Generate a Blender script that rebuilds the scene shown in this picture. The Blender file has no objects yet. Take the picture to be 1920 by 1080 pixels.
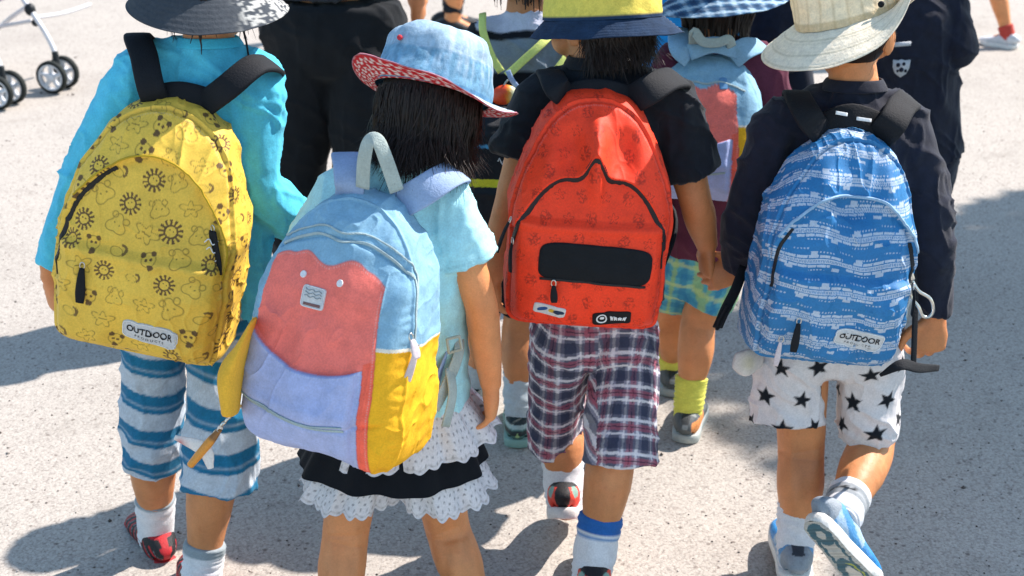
import bpy, math, random
import numpy as np
from mathutils import Vector, Matrix

random.seed(7)
RNG = np.random.default_rng(11)
PI = math.pi
R = math.radians
SC = bpy.context.scene
COL = SC.collection

# ------------------------------------------------------------------ camera
CAM_H, PITCH, FPX = 1.6, R(22.4), 2667.0
cam_d = bpy.data.cameras.new('camera')
cam_d.sensor_width = 36.0
cam_d.lens = 36.0 * FPX / 1920.0
cam_d.clip_start, cam_d.clip_end = 0.05, 400.0
cam_d.dof.use_dof = True
cam_d.dof.focus_distance = 2.35
cam_d.dof.aperture_fstop = 7.0
cam = bpy.data.objects.new('camera', cam_d)
COL.objects.link(cam)
cam.location = (0, 0, CAM_H)
cam.rotation_euler = (PI / 2 - PITCH, 0, 0)
SC.camera = cam

# ------------------------------------------------------------------ sky + sun
SUN_EL = R(46)
SUN_H = np.array([0.878, 0.478])                 # horizontal direction towards the sun
wd = bpy.data.worlds.new('World')
SC.world = wd
wd.use_nodes = True
nt = wd.node_tree
nt.nodes.clear()
sky = nt.nodes.new('ShaderNodeTexSky')
sky.sky_type = 'NISHITA'
sky.sun_disc = False
sky.sun_elevation = SUN_EL
sky.sun_rotation = math.atan2(SUN_H[0], SUN_H[1])
sky.air_density, sky.dust_density, sky.ozone_density = 1.0, 0.6, 1.6
bgn = nt.nodes.new('ShaderNodeBackground')
bgn.inputs['Strength'].default_value = 0.15
wo = nt.nodes.new('ShaderNodeOutputWorld')
tint = nt.nodes.new('ShaderNodeVectorMath')
tint.operation = 'MULTIPLY'
tint.inputs[1].default_value = (0.93, 0.98, 0.92)      # the photograph's slightly green sky light
nt.links.new(sky.outputs[0], tint.inputs[0])
nt.links.new(tint.outputs[0], bgn.inputs[0])
nt.links.new(bgn.outputs[0], wo.inputs[0])
sl = bpy.data.lights.new('sun', 'SUN')
sl.energy, sl.angle, sl.color = 4.7, R(0.55), (1.0, 0.91, 0.85)
sun = bpy.data.objects.new('sun', sl)
COL.objects.link(sun)
sd = Vector((SUN_H[0] * math.cos(SUN_EL), SUN_H[1] * math.cos(SUN_EL), math.sin(SUN_EL))).normalized()
sun.rotation_euler = sd.to_track_quat('Z', 'Y').to_euler()
sun.location = sd * 20
vs = SC.view_settings
vs.view_transform, vs.look, vs.exposure, vs.gamma = 'Standard', 'None', 0.90, 1.0
vs.use_curve_mapping = False


# ------------------------------------------------------------------ helpers
def at(px, py, Y):
    """world point on the photograph's ray through (px, py) at distance Y from the camera's feet"""
    u, v = px - 960.0, 540.0 - py
    c, s = math.cos(PITCH), math.sin(PITCH)
    d = np.array([u, FPX * c + v * s, -FPX * s + v * c])
    return np.array([0, 0, CAM_H]) + d * (Y / d[1])


def gnd(px, py):
    """world point on the ground seen at (px, py)"""
    p = at(px, py, 1.0) - np.array([0, 0, CAM_H])
    return np.array([0, 0, CAM_H]) + p * (CAM_H / -p[2])


def lin(h):
    h = h.lstrip('#')
    o = []
    for i in (0, 2, 4):
        c = int(h[i:i + 2], 16) / 255.0
        o.append(c / 12.92 if c <= 0.04045 else ((c + 0.055) / 1.055) ** 2.4)
    return np.array(o)


def unit(v):
    v = np.asarray(v, float)
    return v / (np.linalg.norm(v) + 1e-12)


def sstep(a, b, x):
    t = np.clip((x - a) / (b - a), 0, 1)
    return t * t * (3 - 2 * t)


def mixc(a, b, m):
    m = np.asarray(m)[..., None]
    return a * (1 - m) + b * m


def _hash(i, j, k, seed):
    h = (i * 374761393 + j * 668265263 + k * 2147483647 + seed * 974634777) & 0xFFFFFFFF
    h = ((h ^ (h >> 13)) * 1274126177) & 0xFFFFFFFF
    h = (h ^ (h >> 16)) & 0xFFFF
    return h / 32767.5 - 1.0


def noise3(P, seed=0):
    P = np.asarray(P, float)
    I = np.floor(P).astype(np.int64)
    f = P - I
    f = f * f * f * (f * (f * 6 - 15) + 10)
    r = 0
    for dx in (0, 1):
        wx = f[:, 0] if dx else 1 - f[:, 0]
        for dy in (0, 1):
            wy = f[:, 1] if dy else 1 - f[:, 1]
            for dz in (0, 1):
                wz = f[:, 2] if dz else 1 - f[:, 2]
                r = r + wx * wy * wz * _hash(I[:, 0] + dx, I[:, 1] + dy, I[:, 2] + dz, seed)
    return r


def fbm(P, seed=0, octv=3):
    a, s, r = 1.0, 1.0, 0
    for o in range(octv):
        r = r + a * noise3(np.asarray(P) * s, seed + o * 17)
        a *= 0.5
        s *= 2.03
    return r


class G:
    """collects quads and triangles"""
    def __init__(s):
        s.V, s.Q, s.T, s.n = [], [], [], 0

    def add(s, V, Q=None, T=None):
        V = np.asarray(V, float).reshape(-1, 3)
        s.V.append(V)
        if Q is not None and len(Q):
            s.Q.append(np.asarray(Q, np.int64) + s.n)
        if T is not None and len(T):
            s.T.append(np.asarray(T, np.int64) + s.n)
        s.n += len(V)
        return s

    def addg(s, g):
        V, Q, T = g.arr()
        return s.add(V, Q, T)

    def arr(s):
        return (np.concatenate(s.V), np.concatenate(s.Q) if s.Q else np.zeros((0, 4), np.int64),
                np.concatenate(s.T) if s.T else np.zeros((0, 3), np.int64))


def mesh_np(name, V, Q, T, smooth=True):
    me = bpy.data.meshes.new(name)
    me.vertices.add(len(V))
    me.vertices.foreach_set('co', np.ascontiguousarray(V, dtype=np.float32).ravel())
    idx = np.concatenate([Q.ravel(), T.ravel()]).astype(np.int32)
    me.loops.add(len(idx))
    me.loops.foreach_set('vertex_index', idx)
    tot = np.concatenate([np.full(len(Q), 4), np.full(len(T), 3)]).astype(np.int32)
    st = np.concatenate([[0], np.cumsum(tot)[:-1]]).astype(np.int32)
    me.polygons.add(len(tot))
    me.polygons.foreach_set('loop_start', st)
    if smooth:
        me.polygons.foreach_set('use_smooth', np.ones(len(tot), bool))
    me.update(calc_edges=True)
    me.validate()
    return me


def set_col(me, cols):
    a = me.color_attributes.new('Col', 'FLOAT_COLOR', 'POINT')
    c = np.ones((len(me.vertices), 4), np.float32)
    c[:, :3] = cols
    a.data.foreach_set('color', c.ravel())


def normals(me):
    n = np.empty(len(me.vertices) * 3, np.float32)
    me.vertices.foreach_get('normal', n)
    return n.reshape(-1, 3).astype(float)


def coords(me):
    n = np.empty(len(me.vertices) * 3, np.float32)
    me.vertices.foreach_get('co', n)
    return n.reshape(-1, 3).astype(float)


def setco(me, V):
    me.vertices.foreach_set('co', np.ascontiguousarray(V, dtype=np.float32).ravel())
    me.update()


def link(name, me, m, parent=None, base=None):
    """link a mesh built in world space; base = where its thing stands"""
    if base is None:
        base = np.array(parent['_b']) if parent is not None else np.zeros(3)
    me.transform(Matrix.Translation(Vector(-base)))
    o = bpy.data.objects.new(name, me)
    COL.objects.link(o)
    if m:
        me.materials.append(m)
    if parent is not None:
        o.parent = parent
        o['_b'] = [float(x) for x in base]
    else:
        o.location = base
        o['_b'] = [float(x) for x in base]
    return o


def put(name, g, m, parent=None, base=None, col=None, smooth=True):
    V, Q, T = g.arr() if isinstance(g, G) else g
    me = mesh_np(name, V, Q, T, smooth)
    if col is not None:
        set_col(me, col(coords(me)) if callable(col) else col)
    return link(name, me, m, parent, base)


def thing(name, base, label, cat, group=None):
    o = bpy.data.objects.new(name, None)
    o.empty_display_size = 0.05
    COL.objects.link(o)
    o.location = base
    o['_b'] = [float(x) for x in base]
    return tag(o, label, cat, group)


def tag(o, label=None, cat=None, group=None, kind=None):
    if label: o['label'] = label
    if cat: o['category'] = cat
    if group: o['group'] = group
    if kind: o['kind'] = kind
    return o


def smooth_np(V, E, it=5, lam=0.5):
    n = len(V)
    deg = np.bincount(E[:, 0], minlength=n) + np.bincount(E[:, 1], minlength=n)
    deg = np.maximum(deg, 1)[:, None]
    for _ in range(it):
        S = np.stack([np.bincount(E[:, 0], V[E[:, 1], k], n) + np.bincount(E[:, 1], V[E[:, 0], k], n) for k in range(3)], 1)
        V = V + lam * (S / deg - V)
    return V


def fuse(g, voxel=0.004, it=6):
    """overlapping closed tubes -> one continuous skin"""
    V, Q, T = g.arr()
    me = mesh_np('tmp', V, Q, T)
    o = bpy.data.objects.new('tmp', me)
    COL.objects.link(o)
    md = o.modifiers.new('r', 'REMESH')
    md.mode, md.voxel_size, md.adaptivity = 'VOXEL', voxel, 0.0
    dg = bpy.context.evaluated_depsgraph_get()
    res = bpy.data.meshes.new_from_object(o.evaluated_get(dg))
    bpy.data.objects.remove(o)
    bpy.data.meshes.remove(me)
    res.attributes
    E = np.empty(len(res.edges) * 2, np.int32)
    res.edges.foreach_get('vertices', E)
    E = E.reshape(-1, 2)
    setco(res, smooth_np(coords(res), E, it))
    res.polygons.foreach_set('use_smooth', np.ones(len(res.polygons), bool))
    return res


def catmull(P, sub):
    P = np.asarray(P, float)
    if len(P) < 3:
        t = np.linspace(0, 1, sub * (len(P) - 1) + 1)
        return P[0] + (P[-1] - P[0]) * t[:, None]
    Pe = np.vstack([2 * P[0] - P[1], P, 2 * P[-1] - P[-2]])
    out = []
    for i in range(1, len(Pe) - 2):
        p0, p1, p2, p3 = Pe[i - 1:i + 3]
        for k in range(sub):
            t = k / sub
            out.append(0.5 * ((2 * p1) + (-p0 + p2) * t + (2 * p0 - 5 * p1 + 4 * p2 - p3) * t * t + (-p0 + 3 * p1 - 3 * p2 + p3) * t ** 3))
    out.append(P[-1])
    return np.array(out)


def loft(P, Rr, side=(1, 0, 0), n=20, sub=5, cap0=0.6, cap1=0.6, p=2.0):
    P = np.asarray(P, float)
    Rr = np.array([(r, r) if np.isscalar(r) else r for r in Rr], float)
    PR = catmull(np.hstack([P, Rr]), sub)
    P, Rr = PR[:, :3], np.maximum(PR[:, 3:], 1e-4)
    tg = np.gradient(P, axis=0)
    tg /= np.linalg.norm(tg, axis=1)[:, None] + 1e-12
    th = np.linspace(0, 2 * PI, n, endpoint=False)
    cs, sn = np.cos(th), np.sin(th)
    if p != 2.0:
        cs = np.sign(cs) * np.abs(cs) ** (2 / p)
        sn = np.sign(sn) * np.abs(sn) ** (2 / p)
    rings = []
    side = np.asarray(side, float)

    def ring(c, t, r):
        a = side - np.dot(side, t) * t
        if np.linalg.norm(a) < 1e-3:
            a = np.array([0, 1, 0]) - t[1] * t
        a = unit(a)
        b = np.cross(t, a)
        return c + np.outer(cs * r[0], a) + np.outer(sn * r[1], b)
    g0 = []
    if cap0 > 0:
        for j in (0.85, 0.6, 0.3):
            k = j * PI / 2
            g0.append(ring(P[0] - tg[0] * cap0 * Rr[0].min() * math.sin(k), tg[0], Rr[0] * math.cos(k)))
    for c, t, r in zip(P, tg, Rr):
        rings.append(ring(c, t, r))
    g1 = []
    if cap1 > 0:
        for j in (0.3, 0.6, 0.85):
            k = j * PI / 2
            g1.append(ring(P[-1] + tg[-1] * cap1 * Rr[-1].min() * math.sin(k), tg[-1], Rr[-1] * math.cos(k)))
    rings = g0 + rings + g1
    m = len(rings)
    V = np.vstack(rings + [rings[0].mean(0)[None] - tg[0] * cap0 * Rr[0].min() * 0.03, rings[-1].mean(0)[None] + tg[-1] * cap1 * Rr[-1].min() * 0.03])
    i = np.arange(m - 1)[:, None] * n
    j = np.arange(n)[None]
    j2 = (np.arange(n) + 1)[None] % n
    Q = np.stack([i + j, i + j2, i + n + j2, i + n + j], -1).reshape(-1, 4)
    j, j2 = j[0], j2[0]
    T = np.vstack([np.stack([np.full(n, m * n), j2, j], 1), np.stack([np.full(n, m * n + 1), (m - 1) * n + j, (m - 1) * n + j2], 1)])
    return V, Q, T


def ellipsoid(c, r, M=None, n=24, m=14):
    M = np.eye(3) if M is None else M
    th = np.linspace(0, 2 * PI, n, endpoint=False)
    ph = np.linspace(0, PI, m + 1)[1:-1]
    ring = [np.stack([np.sin(f) * np.cos(th), np.sin(f) * np.sin(th), np.full(n, np.cos(f))], 1) for f in ph]
    V = np.vstack(ring + [[[0, 0, 1]], [[0, 0, -1]]]) * np.asarray(r)
    V = V @ M.T + c
    k = len(ph)
    i = np.arange(k - 1)[:, None] * n
    j = np.arange(n)[None]
    j2 = (j + 1) % n
    Q = np.stack([i + j, i + n + j, i + n + j2, i + j2], -1).reshape(-1, 4)
    j, j2 = j[0], j2[0]
    T = np.vstack([np.stack([np.full(n, k * n), j, j2], 1), np.stack([np.full(n, k * n + 1), (k - 1) * n + j2, (k - 1) * n + j], 1)])
    return V, Q, T


def rot(axis, ang):
    return np.array(Matrix.Rotation(ang, 3, Vector(axis)))


def ribbon(P, N, width, thick, sub=6, p_round=True):
    """a strap: path points P, outward normals N, constant or per-point width"""
    P, N = np.asarray(P, float), np.asarray(N, float)
    W = np.broadcast_to(np.asarray(width, float), (len(P),)).reshape(-1, 1)
    A = catmull(np.hstack([P, N, W]), sub)
    P, N, W = A[:, :3], A[:, 3:6], A[:, 6]
    tg = np.gradient(P, axis=0)
    tg /= np.linalg.norm(tg, axis=1)[:, None] + 1e-12
    S = np.cross(tg, N)
    S /= np.linalg.norm(S, axis=1)[:, None] + 1e-12
    N = np.cross(S, tg)
    prof = np.array([(-1, 0), (-.97, .7), (-.85, 1), (-.4, 1.12), (.4, 1.12), (.85, 1), (.97, .7), (1, 0), (.97, -.3), (-.97, -.3)])
    k = len(prof)
    V = np.concatenate([P[:, None] + S[:, None] * (prof[None, :, :1] * W[:, None, None] / 2) + N[:, None] * (prof[None, :, 1:] * thick)]).reshape(-1, 3)
    m = len(P)
    i = np.arange(m - 1)[:, None] * k
    j = np.arange(k)[None]
    j2 = (j + 1) % k
    Q = np.stack([i + j, i + j2, i + k + j2, i + k + j], -1).reshape(-1, 4)
    T = []
    for b0, fl in ((0, 1), ((m - 1) * k, 0)):
        for q in range(1, k - 1):
            T.append((b0, b0 + q + 1, b0 + q) if fl else (b0, b0 + q, b0 + q + 1))
    return V, Q, np.array(T)


def tube(P, r, n=8, sub=6):
    P = np.asarray(P, float)
    rr = [r] * len(P) if np.isscalar(r) else r
    return loft(P, rr, side=(0.31, 0.2, 0.93), n=n, sub=sub, cap0=0.5, cap1=0.5)


# ------------------------------------------------------------------ materials
def new_mat(name):
    m = bpy.data.materials.new(name)
    m.use_nodes = True
    t = m.node_tree
    return m, t, t.nodes['Principled BSDF']


def mat(name, color=None, rough=0.85, var=0.10, vscale=30.0, bump=0.15, bscale=140.0, fine=700.0, spec=0.3, sss=0.0, metal=0.0, sheen=0.0, grain=0.09):
    """color None = the mesh's own print (attribute Col)"""
    m, t, b = new_mat(name)
    N, L = t.nodes, t.links
    tc = N.new('ShaderNodeTexCoord')
    if color is None:
        a = N.new('ShaderNodeAttribute')
        a.attribute_name = 'Col'
        csrc = a.outputs['Color']
    else:
        a = N.new('ShaderNodeRGB')
        a.outputs[0].default_value = (*color, 1)
        csrc = a.outputs[0]
    n1 = N.new('ShaderNodeTexNoise')
    n1.inputs['Scale'].default_value = vscale
    n1.inputs['Detail'].default_value = 6
    L.new(tc.outputs['Object'], n1.inputs['Vector'])
    mr = N.new('ShaderNodeMapRange')
    mr.inputs['From Min'].default_value, mr.inputs['From Max'].default_value = 0.3, 0.7
    mr.inputs['To Min'].default_value, mr.inputs['To Max'].default_value = 1 - var, 1 + var
    L.new(n1.outputs['Fac'], mr.inputs['Value'])
    if var:
        n4 = N.new('ShaderNodeTexNoise')
        n4.inputs['Scale'].default_value = 330.0
        n4.inputs['Detail'].default_value = 3
        L.new(tc.outputs['Object'], n4.inputs['Vector'])
        m4 = N.new('ShaderNodeMapRange')
        m4.inputs['From Min'].default_value, m4.inputs['From Max'].default_value = 0.3, 0.7
        m4.inputs['To Min'].default_value, m4.inputs['To Max'].default_value = 1 - grain, 1 + grain
        L.new(n4.outputs['Fac'], m4.inputs['Value'])
        mg = N.new('ShaderNodeVectorMath')
        mg.operation = 'SCALE'
        L.new(csrc, mg.inputs[0])
        L.new(m4.outputs[0], mg.inputs['Scale'])
        csrc = mg.outputs[0]
    mx = N.new('ShaderNodeVectorMath')
    mx.operation = 'SCALE'
    L.new(csrc, mx.inputs[0])
    L.new(mr.outputs[0], mx.inputs['Scale'])
    L.new(mx.outputs[0], b.inputs['Base Color'])
    b.inputs['Roughness'].default_value = rough
    b.inputs['Specular IOR Level'].default_value = spec
    b.inputs['Metallic'].default_value = metal
    if sheen:
        b.inputs['Sheen Weight'].default_value = sheen
    if sss:
        b.inputs['Subsurface Weight'].default_value = sss
        b.inputs['Subsurface Radius'].default_value = (0.012, 0.005, 0.003)
        b.inputs['Subsurface Scale'].default_value = 0.6
    if bump:
        n2 = N.new('ShaderNodeTexNoise')
        n2.inputs['Scale'].default_value = bscale
        n2.inputs['Detail'].default_value = 4
        L.new(tc.outputs['Object'], n2.inputs['Vector'])
        n3 = N.new('ShaderNodeTexNoise')
        n3.inputs['Scale'].default_value = fine
        n3.inputs['Detail'].default_value = 2
        L.new(tc.outputs['Object'], n3.inputs['Vector'])
        ad = N.new('ShaderNodeMath')
        ad.operation = 'MULTIPLY_ADD'
        L.new(n3.outputs['Fac'], ad.inputs[0])
        ad.inputs[1].default_value = 0.5
        L.new(n2.outputs['Fac'], ad.inputs[2])
        bp = N.new('ShaderNodeBump')
        bp.inputs['Strength'].default_value = bump
        bp.inputs['Distance'].default_value = 0.004
        L.new(ad.outputs[0], bp.inputs['Height'])
        L.new(bp.outputs[0], b.inputs['Normal'])
    return m


M_SKIN = mat('skin', None, rough=0.5, var=0.06, vscale=38, bump=0.16, bscale=150, fine=620, spec=0.4, sss=0.10, grain=0.06)
M_CLOTH = mat('printed_cotton', None, rough=0.9, var=0.07, vscale=60, bump=0.25, bscale=90, fine=650, spec=0.2, sheen=0.05)
M_BLACK = mat('black_cotton', lin('#131820'), rough=0.9, var=0.25, vscale=50, bump=0.3, bscale=90, spec=0.3, sheen=0.10)
M_NAVY = mat('navy_cotton', lin('#171c2c'), rough=0.9, var=0.25, vscale=50, bump=0.3, bscale=90, spec=0.3, sheen=0.13)
M_NYLON = mat('printed_nylon', None, rough=0.62, var=0.06, vscale=40, bump=0.22, bscale=70, fine=800, spec=0.35)
M_CANVAS = mat('pastel_canvas', None, rough=0.88, var=0.05, vscale=55, bump=0.3, bscale=110, fine=800, spec=0.2)
M_STRAP = mat('black_webbing', lin('#0d1118'), rough=0.8, var=0.2, bump=0.3, bscale=300, spec=0.35)
M_LILAC = mat('lilac_webbing', lin('#93a7c6'), rough=0.9, var=0.08, bump=0.3, bscale=300, spec=0.2)
M_GREY_WEB = mat('grey_webbing', lin('#a7b3ae'), rough=0.9, var=0.12, bump=0.4, bscale=320, spec=0.2)
M_ZIP = mat('black_zipper', lin('#0b0d12'), rough=0.5, var=0.2, bump=0.5, bscale=600, spec=0.5)
M_METAL = mat('bright_metal', lin('#c9c9c4'), rough=0.28, var=0.1, bump=0.0, metal=1.0)
M_HAIR = mat('black_hair', lin('#1f140f'), rough=0.5, var=0.6, vscale=120, bump=0.0, spec=0.28)
M_HAT = mat('hat_cloth', None, rough=0.92, var=0.10, vscale=90, bump=0.35, bscale=160, fine=800, spec=0.2)
M_SHOE = mat('shoe_fabric', None, rough=0.6, var=0.12, vscale=80, bump=0.35, bscale=260, spec=0.4)
M_RUBBER = mat('shoe_rubber', None, rough=0.6, var=0.08, vscale=60, bump=0.2, bscale=200, spec=0.4)
M_PATCH = mat('woven_patch', lin('#c9cbcc'), rough=0.8, var=0.05, bump=0.2, bscale=400)
M_PRINT = mat('black_print', lin('#0e1116'), rough=0.7, var=0.1, bump=0.0)
M_WHITE = mat('white_print', lin('#dfe2e4'), rough=0.75, var=0.05, bump=0.0)
M_PLAST = mat('coloured_plastic', None, rough=0.35, var=0.04, bump=0.0, spec=0.5)


def ground_mat():
    m, t, b = new_mat('pale_asphalt')
    N, L = t.nodes, t.links
    tc = N.new('ShaderNodeTexCoord')

    def noise(sc, det=4, rough=0.6):
        n = N.new('ShaderNodeTexNoise')
        n.inputs['Scale'].default_value = sc
        n.inputs['Detail'].default_value = det
        n.inputs['Roughness'].default_value = rough
        L.new(tc.outputs['Object'], n.inputs['Vector'])
        return n

    def ramp(src, stops):
        r = N.new('ShaderNodeValToRGB')
        el = r.color_ramp.elements
        while len(el) < len(stops):
            el.new(0.5)
        for e, (p, c) in zip(el, stops):
            e.position = p
            e.color = (*c, 1)
        L.new(src, r.inputs[0])
        return r

    def mul(a, bb, f=1.0, mode='MULTIPLY'):
        x = N.new('ShaderNodeMix')
        x.data_type, x.blend_type = 'RGBA', mode
        x.inputs['Factor'].default_value = f
        L.new(a, x.inputs['A'])
        L.new(bb, x.inputs['B'])
        return x.outputs['Result']
    v = N.new('ShaderNodeTexVoronoi')
    v.inputs['Scale'].default_value = 190.0
    L.new(tc.outputs['Object'], v.inputs['Vector'])
    stone = ramp(v.outputs['Color'], [(0.0, (0.29, 0.266, 0.236)), (0.28, (0.41, 0.378, 0.335)), (0.72, (0.46, 0.426, 0.377)), (1.0, (0.53, 0.490, 0.434))])
    gap = ramp(v.outputs['Distance'], [(0.0, (1, 1, 1)), (0.55, (0.97, 0.97, 0.97)), (0.9, (0.70, 0.68, 0.68))])
    c = mul(stone.outputs[0], gap.outputs[0], 1.0)
    n2 = noise(150, 2, 0.6)
    sp = ramp(n2.outputs['Fac'], [(0.0, (0.30, 0.28, 0.28)), (0.30, (0.45, 0.43, 0.43)), (0.37, (1, 1, 1)), (1.0, (1.05, 1.05, 1.05))])
    c = mul(c, sp.outputs[0], 0.75)
    n3 = noise(1.3, 5)
    pt = ramp(n3.outputs['Fac'], [(0.25, (0.86, 0.85, 0.85)), (0.5, (1, 1, 1)), (0.75, (1.06, 1.05, 1.05))])
    c = mul(c, pt.outputs[0], 0.9)
    n5 = noise(5.5, 6, 0.65)
    st5 = ramp(n5.outputs['Fac'], [(0.30, (0.80, 0.79, 0.78)), (0.42, (0.97, 0.97, 0.97)), (0.6, (1, 1, 1)), (0.8, (1.05, 1.04, 1.03))])
    c = mul(c, st5.outputs[0], 0.9)
    n6 = noise(420, 2, 0.6)
    gr = ramp(n6.outputs['Fac'], [(0.28, (0.74, 0.73, 0.73)), (0.45, (0.98, 0.98, 0.98)), (0.7, (1.08, 1.07, 1.06))])
    c = mul(c, gr.outputs[0], 0.9)
    v2 = N.new('ShaderNodeTexVoronoi')
    v2.inputs['Scale'].default_value = 26.0
    L.new(tc.outputs['Object'], v2.inputs['Vector'])
    pit = ramp(v2.outputs['Distance'], [(0.0, (0.34, 0.31, 0.30)), (0.10, (0.50, 0.46, 0.45)), (0.15, (1, 1, 1)), (1.0, (1, 1, 1))])
    c = mul(c, pit.outputs[0], 0.8)
    L.new(c, b.inputs['Base Color'])
    b.inputs['Roughness'].default_value = 0.93
    b.inputs['Specular IOR Level'].default_value = 0.2
    h = N.new('ShaderNodeMath')
    h.operation = 'MULTIPLY_ADD'
    L.new(v.outputs['Distance'], h.inputs[0])
    h.inputs[1].default_value = -0.6
    L.new(n2.outputs['Fac'], h.inputs[2])
    bp = N.new('ShaderNodeBump')
    bp.inputs['Strength'].default_value = 0.24
    bp.inputs['Distance'].default_value = 0.003
    L.new(h.outputs[0], bp.inputs['Height'])
    L.new(bp.outputs[0], b.inputs['Normal'])
    return m


# ------------------------------------------------------------------ ground
g = G()
g.add([(-150, -150, 0), (150, -150, 0), (150, 150, 0), (-150, 150, 0)], [(0, 1, 2, 3)])
tag(put('ground', g, ground_mat(), smooth=False), 'pale speckled asphalt walkway under the children', kind='structure')

# loose grit lying on the asphalt
n = 5200
gy = 1.9 + RNG.random(n) ** 1.5 * 6.5
gx = (RNG.random(n) - .5) * (gy * .95 + .5)
gs = RNG.uniform(.0012, .0034, n) * (1 + (RNG.random(n) < .04) * 1.2)
oc = np.array([(1, 0, 0), (0, 1, 0), (-1, 0, 0), (0, -1, 0), (0, 0, .8), (0, 0, -.5)])
V = np.stack([gx, gy, gs * .25], 1)[:, None] + (oc[None] * RNG.uniform(.6, 1.3, (n, 6, 1))) * gs[:, None, None]
T = np.array([(0, 1, 4), (1, 2, 4), (2, 3, 4), (3, 0, 4), (1, 0, 5), (2, 1, 5), (3, 2, 5), (0, 3, 5)])
T = (T[None] + np.arange(n)[:, None, None] * 6).reshape(-1, 3)
gc = np.repeat(np.array([lin('#8b8580'), lin('#5d5753'), lin('#b7afa9'), lin('#4a443f')])[RNG.integers(0, 4, n)], 6, 0)
M_GRIT = mat('grit', None, rough=.9, var=.1, bump=0)
tag(put('grit', (V.reshape(-1, 3), np.zeros((0, 4), np.int64), T), M_GRIT, col=gc, smooth=False), 'loose grey grit scattered over the pale asphalt', kind='stuff')

# ------------------------------------------------------------------ unseen tree, added and shaped beyond the right edge to shade the pavement
def small_tree(base):
    t = thing('added_shade_tree', base, 'leafy tree added out of view to shade the right of the walkway', 'tree')
    g = G()
    b = np.asarray(base)
    g.add(*loft([b, b + (0.02, 0, 1.2), b + (0.0, 0.05, 2.4), b + (0.05, 0, 3.2)], [.11, .085, .07, .03], n=12))
    for k in range(9):
        a = k * 2.4
        z0 = 2.1 + 0.12 * k
        e = np.array([math.cos(a) * .8, math.sin(a) * .8, z0 + .7])
        g.add(*loft([b + (0, 0, z0), b + e * (.5, .5, 1) - (0, 0, .2), b + e], [.035, .022, .008], n=6, sub=3))
    put('trunk', g, mat('bark', lin('#5b4a3c'), bump=0.8, bscale=40, var=0.3), t)
    n = 56000
    u = RNG.normal(size=(n, 3))
    u /= np.linalg.norm(u, axis=1)[:, None]
    rr = RNG.uniform(0.25, 1.0, n) ** 0.45
    lump = 1 + 0.28 * noise3(u * 2.2, 5)
    c = b + (0.0, 0.0, 3.35) + u * (rr * lump)[:, None] * (1.55, 1.85, 1.15)
    s = RNG.uniform(0.045, 0.085, n)
    A = RNG.normal(size=(n, 3))
    A /= np.linalg.norm(A, axis=1)[:, None]
    B = np.cross(A, RNG.normal(size=(n, 3)))
    B /= np.linalg.norm(B, axis=1)[:, None]
    V = np.stack([c - A * s[:, None], c + B * s[:, None] * .5, c + A * s[:, None], c - B * s[:, None] * .5], 1).reshape(-1, 3)
    Q = np.arange(n * 4).reshape(-1, 4)
    put('crown', (V, Q, np.zeros((0, 3), np.int64)), mat('leaf', lin('#4c6a2c'), var=0.35, vscale=4, bump=0), t, smooth=False)


small_tree((5.29, 4.34, 0))


# ------------------------------------------------------------------ people
def hand(g, wrist, d, n, thumb, s=1.0, curl=0.3, spread=1.0, tcurl=0.5):
    """d = direction wrist->fingers, n = side the fingers curl to (palm side), thumb = direction of the thumb side"""
    d = unit(d)
    n = unit(n - np.dot(n, d) * d)
    th = np.asarray(thumb, float)
    th = unit(th - np.dot(th, d) * d - np.dot(th, n) * n)
    w = np.asarray(wrist, float)
    k = w + d * .052 * s
    g.add(*loft([w - d * .03 * s, w + d * .004 * s, w + d * .028 * s, k], [(.018 * s, .015 * s), (.019 * s, .014 * s), (.026 * s, .0135 * s), (.0275 * s, .0105 * s)], side=th, n=16, sub=3))
    for i, (off, ln) in enumerate(((.0215, .043), (.0075, .049), (-.0070, .046), (-.0205, .036))):
        p = w + d * (.048 - .004 * abs(i - 1.2)) * s + th * off * s
        pts = [p - d * .012 * s, p]
        a = 0.15 + curl * .5
        for q in range(3):
            dd = d * math.cos(a) + n * math.sin(a) + th * off * 6 * (spread - .6) * .6
            pts.append(pts[-1] + unit(dd) * ln * s / 3 * (1.18 - .18 * q))
            a += curl * (1.25 if q == 0 else 1.0)
        g.add(*loft(pts, [.0062 * s, .0060 * s, .0058 * s, .0054 * s, .0045 * s], side=th, n=10, sub=3, cap1=.9))
    p = w + d * .012 * s + th * .015 * s
    pts = [p, p + (d * .55 + th * .8) * .018 * s, p + (d * .85 + th * .95 + n * .25 * tcurl) * .026 * s, p + (d * 1.35 + th * .8 + n * .6 * tcurl) * .034 * s]
    g.add(*loft(pts, [.0095 * s, .0085 * s, .007 * s, .0052 * s], side=n, n=10, sub=3, cap1=.9))


SKIN = lin('#db935f')


def head_frame(face, roll=0.0):
    f = unit(face)
    r = unit(np.cross(f, (0, 0, 1)))
    u = np.cross(r, f)
    M = np.stack([r, f, u], 1)
    return M @ rot((0, 1, 0), roll)


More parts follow.
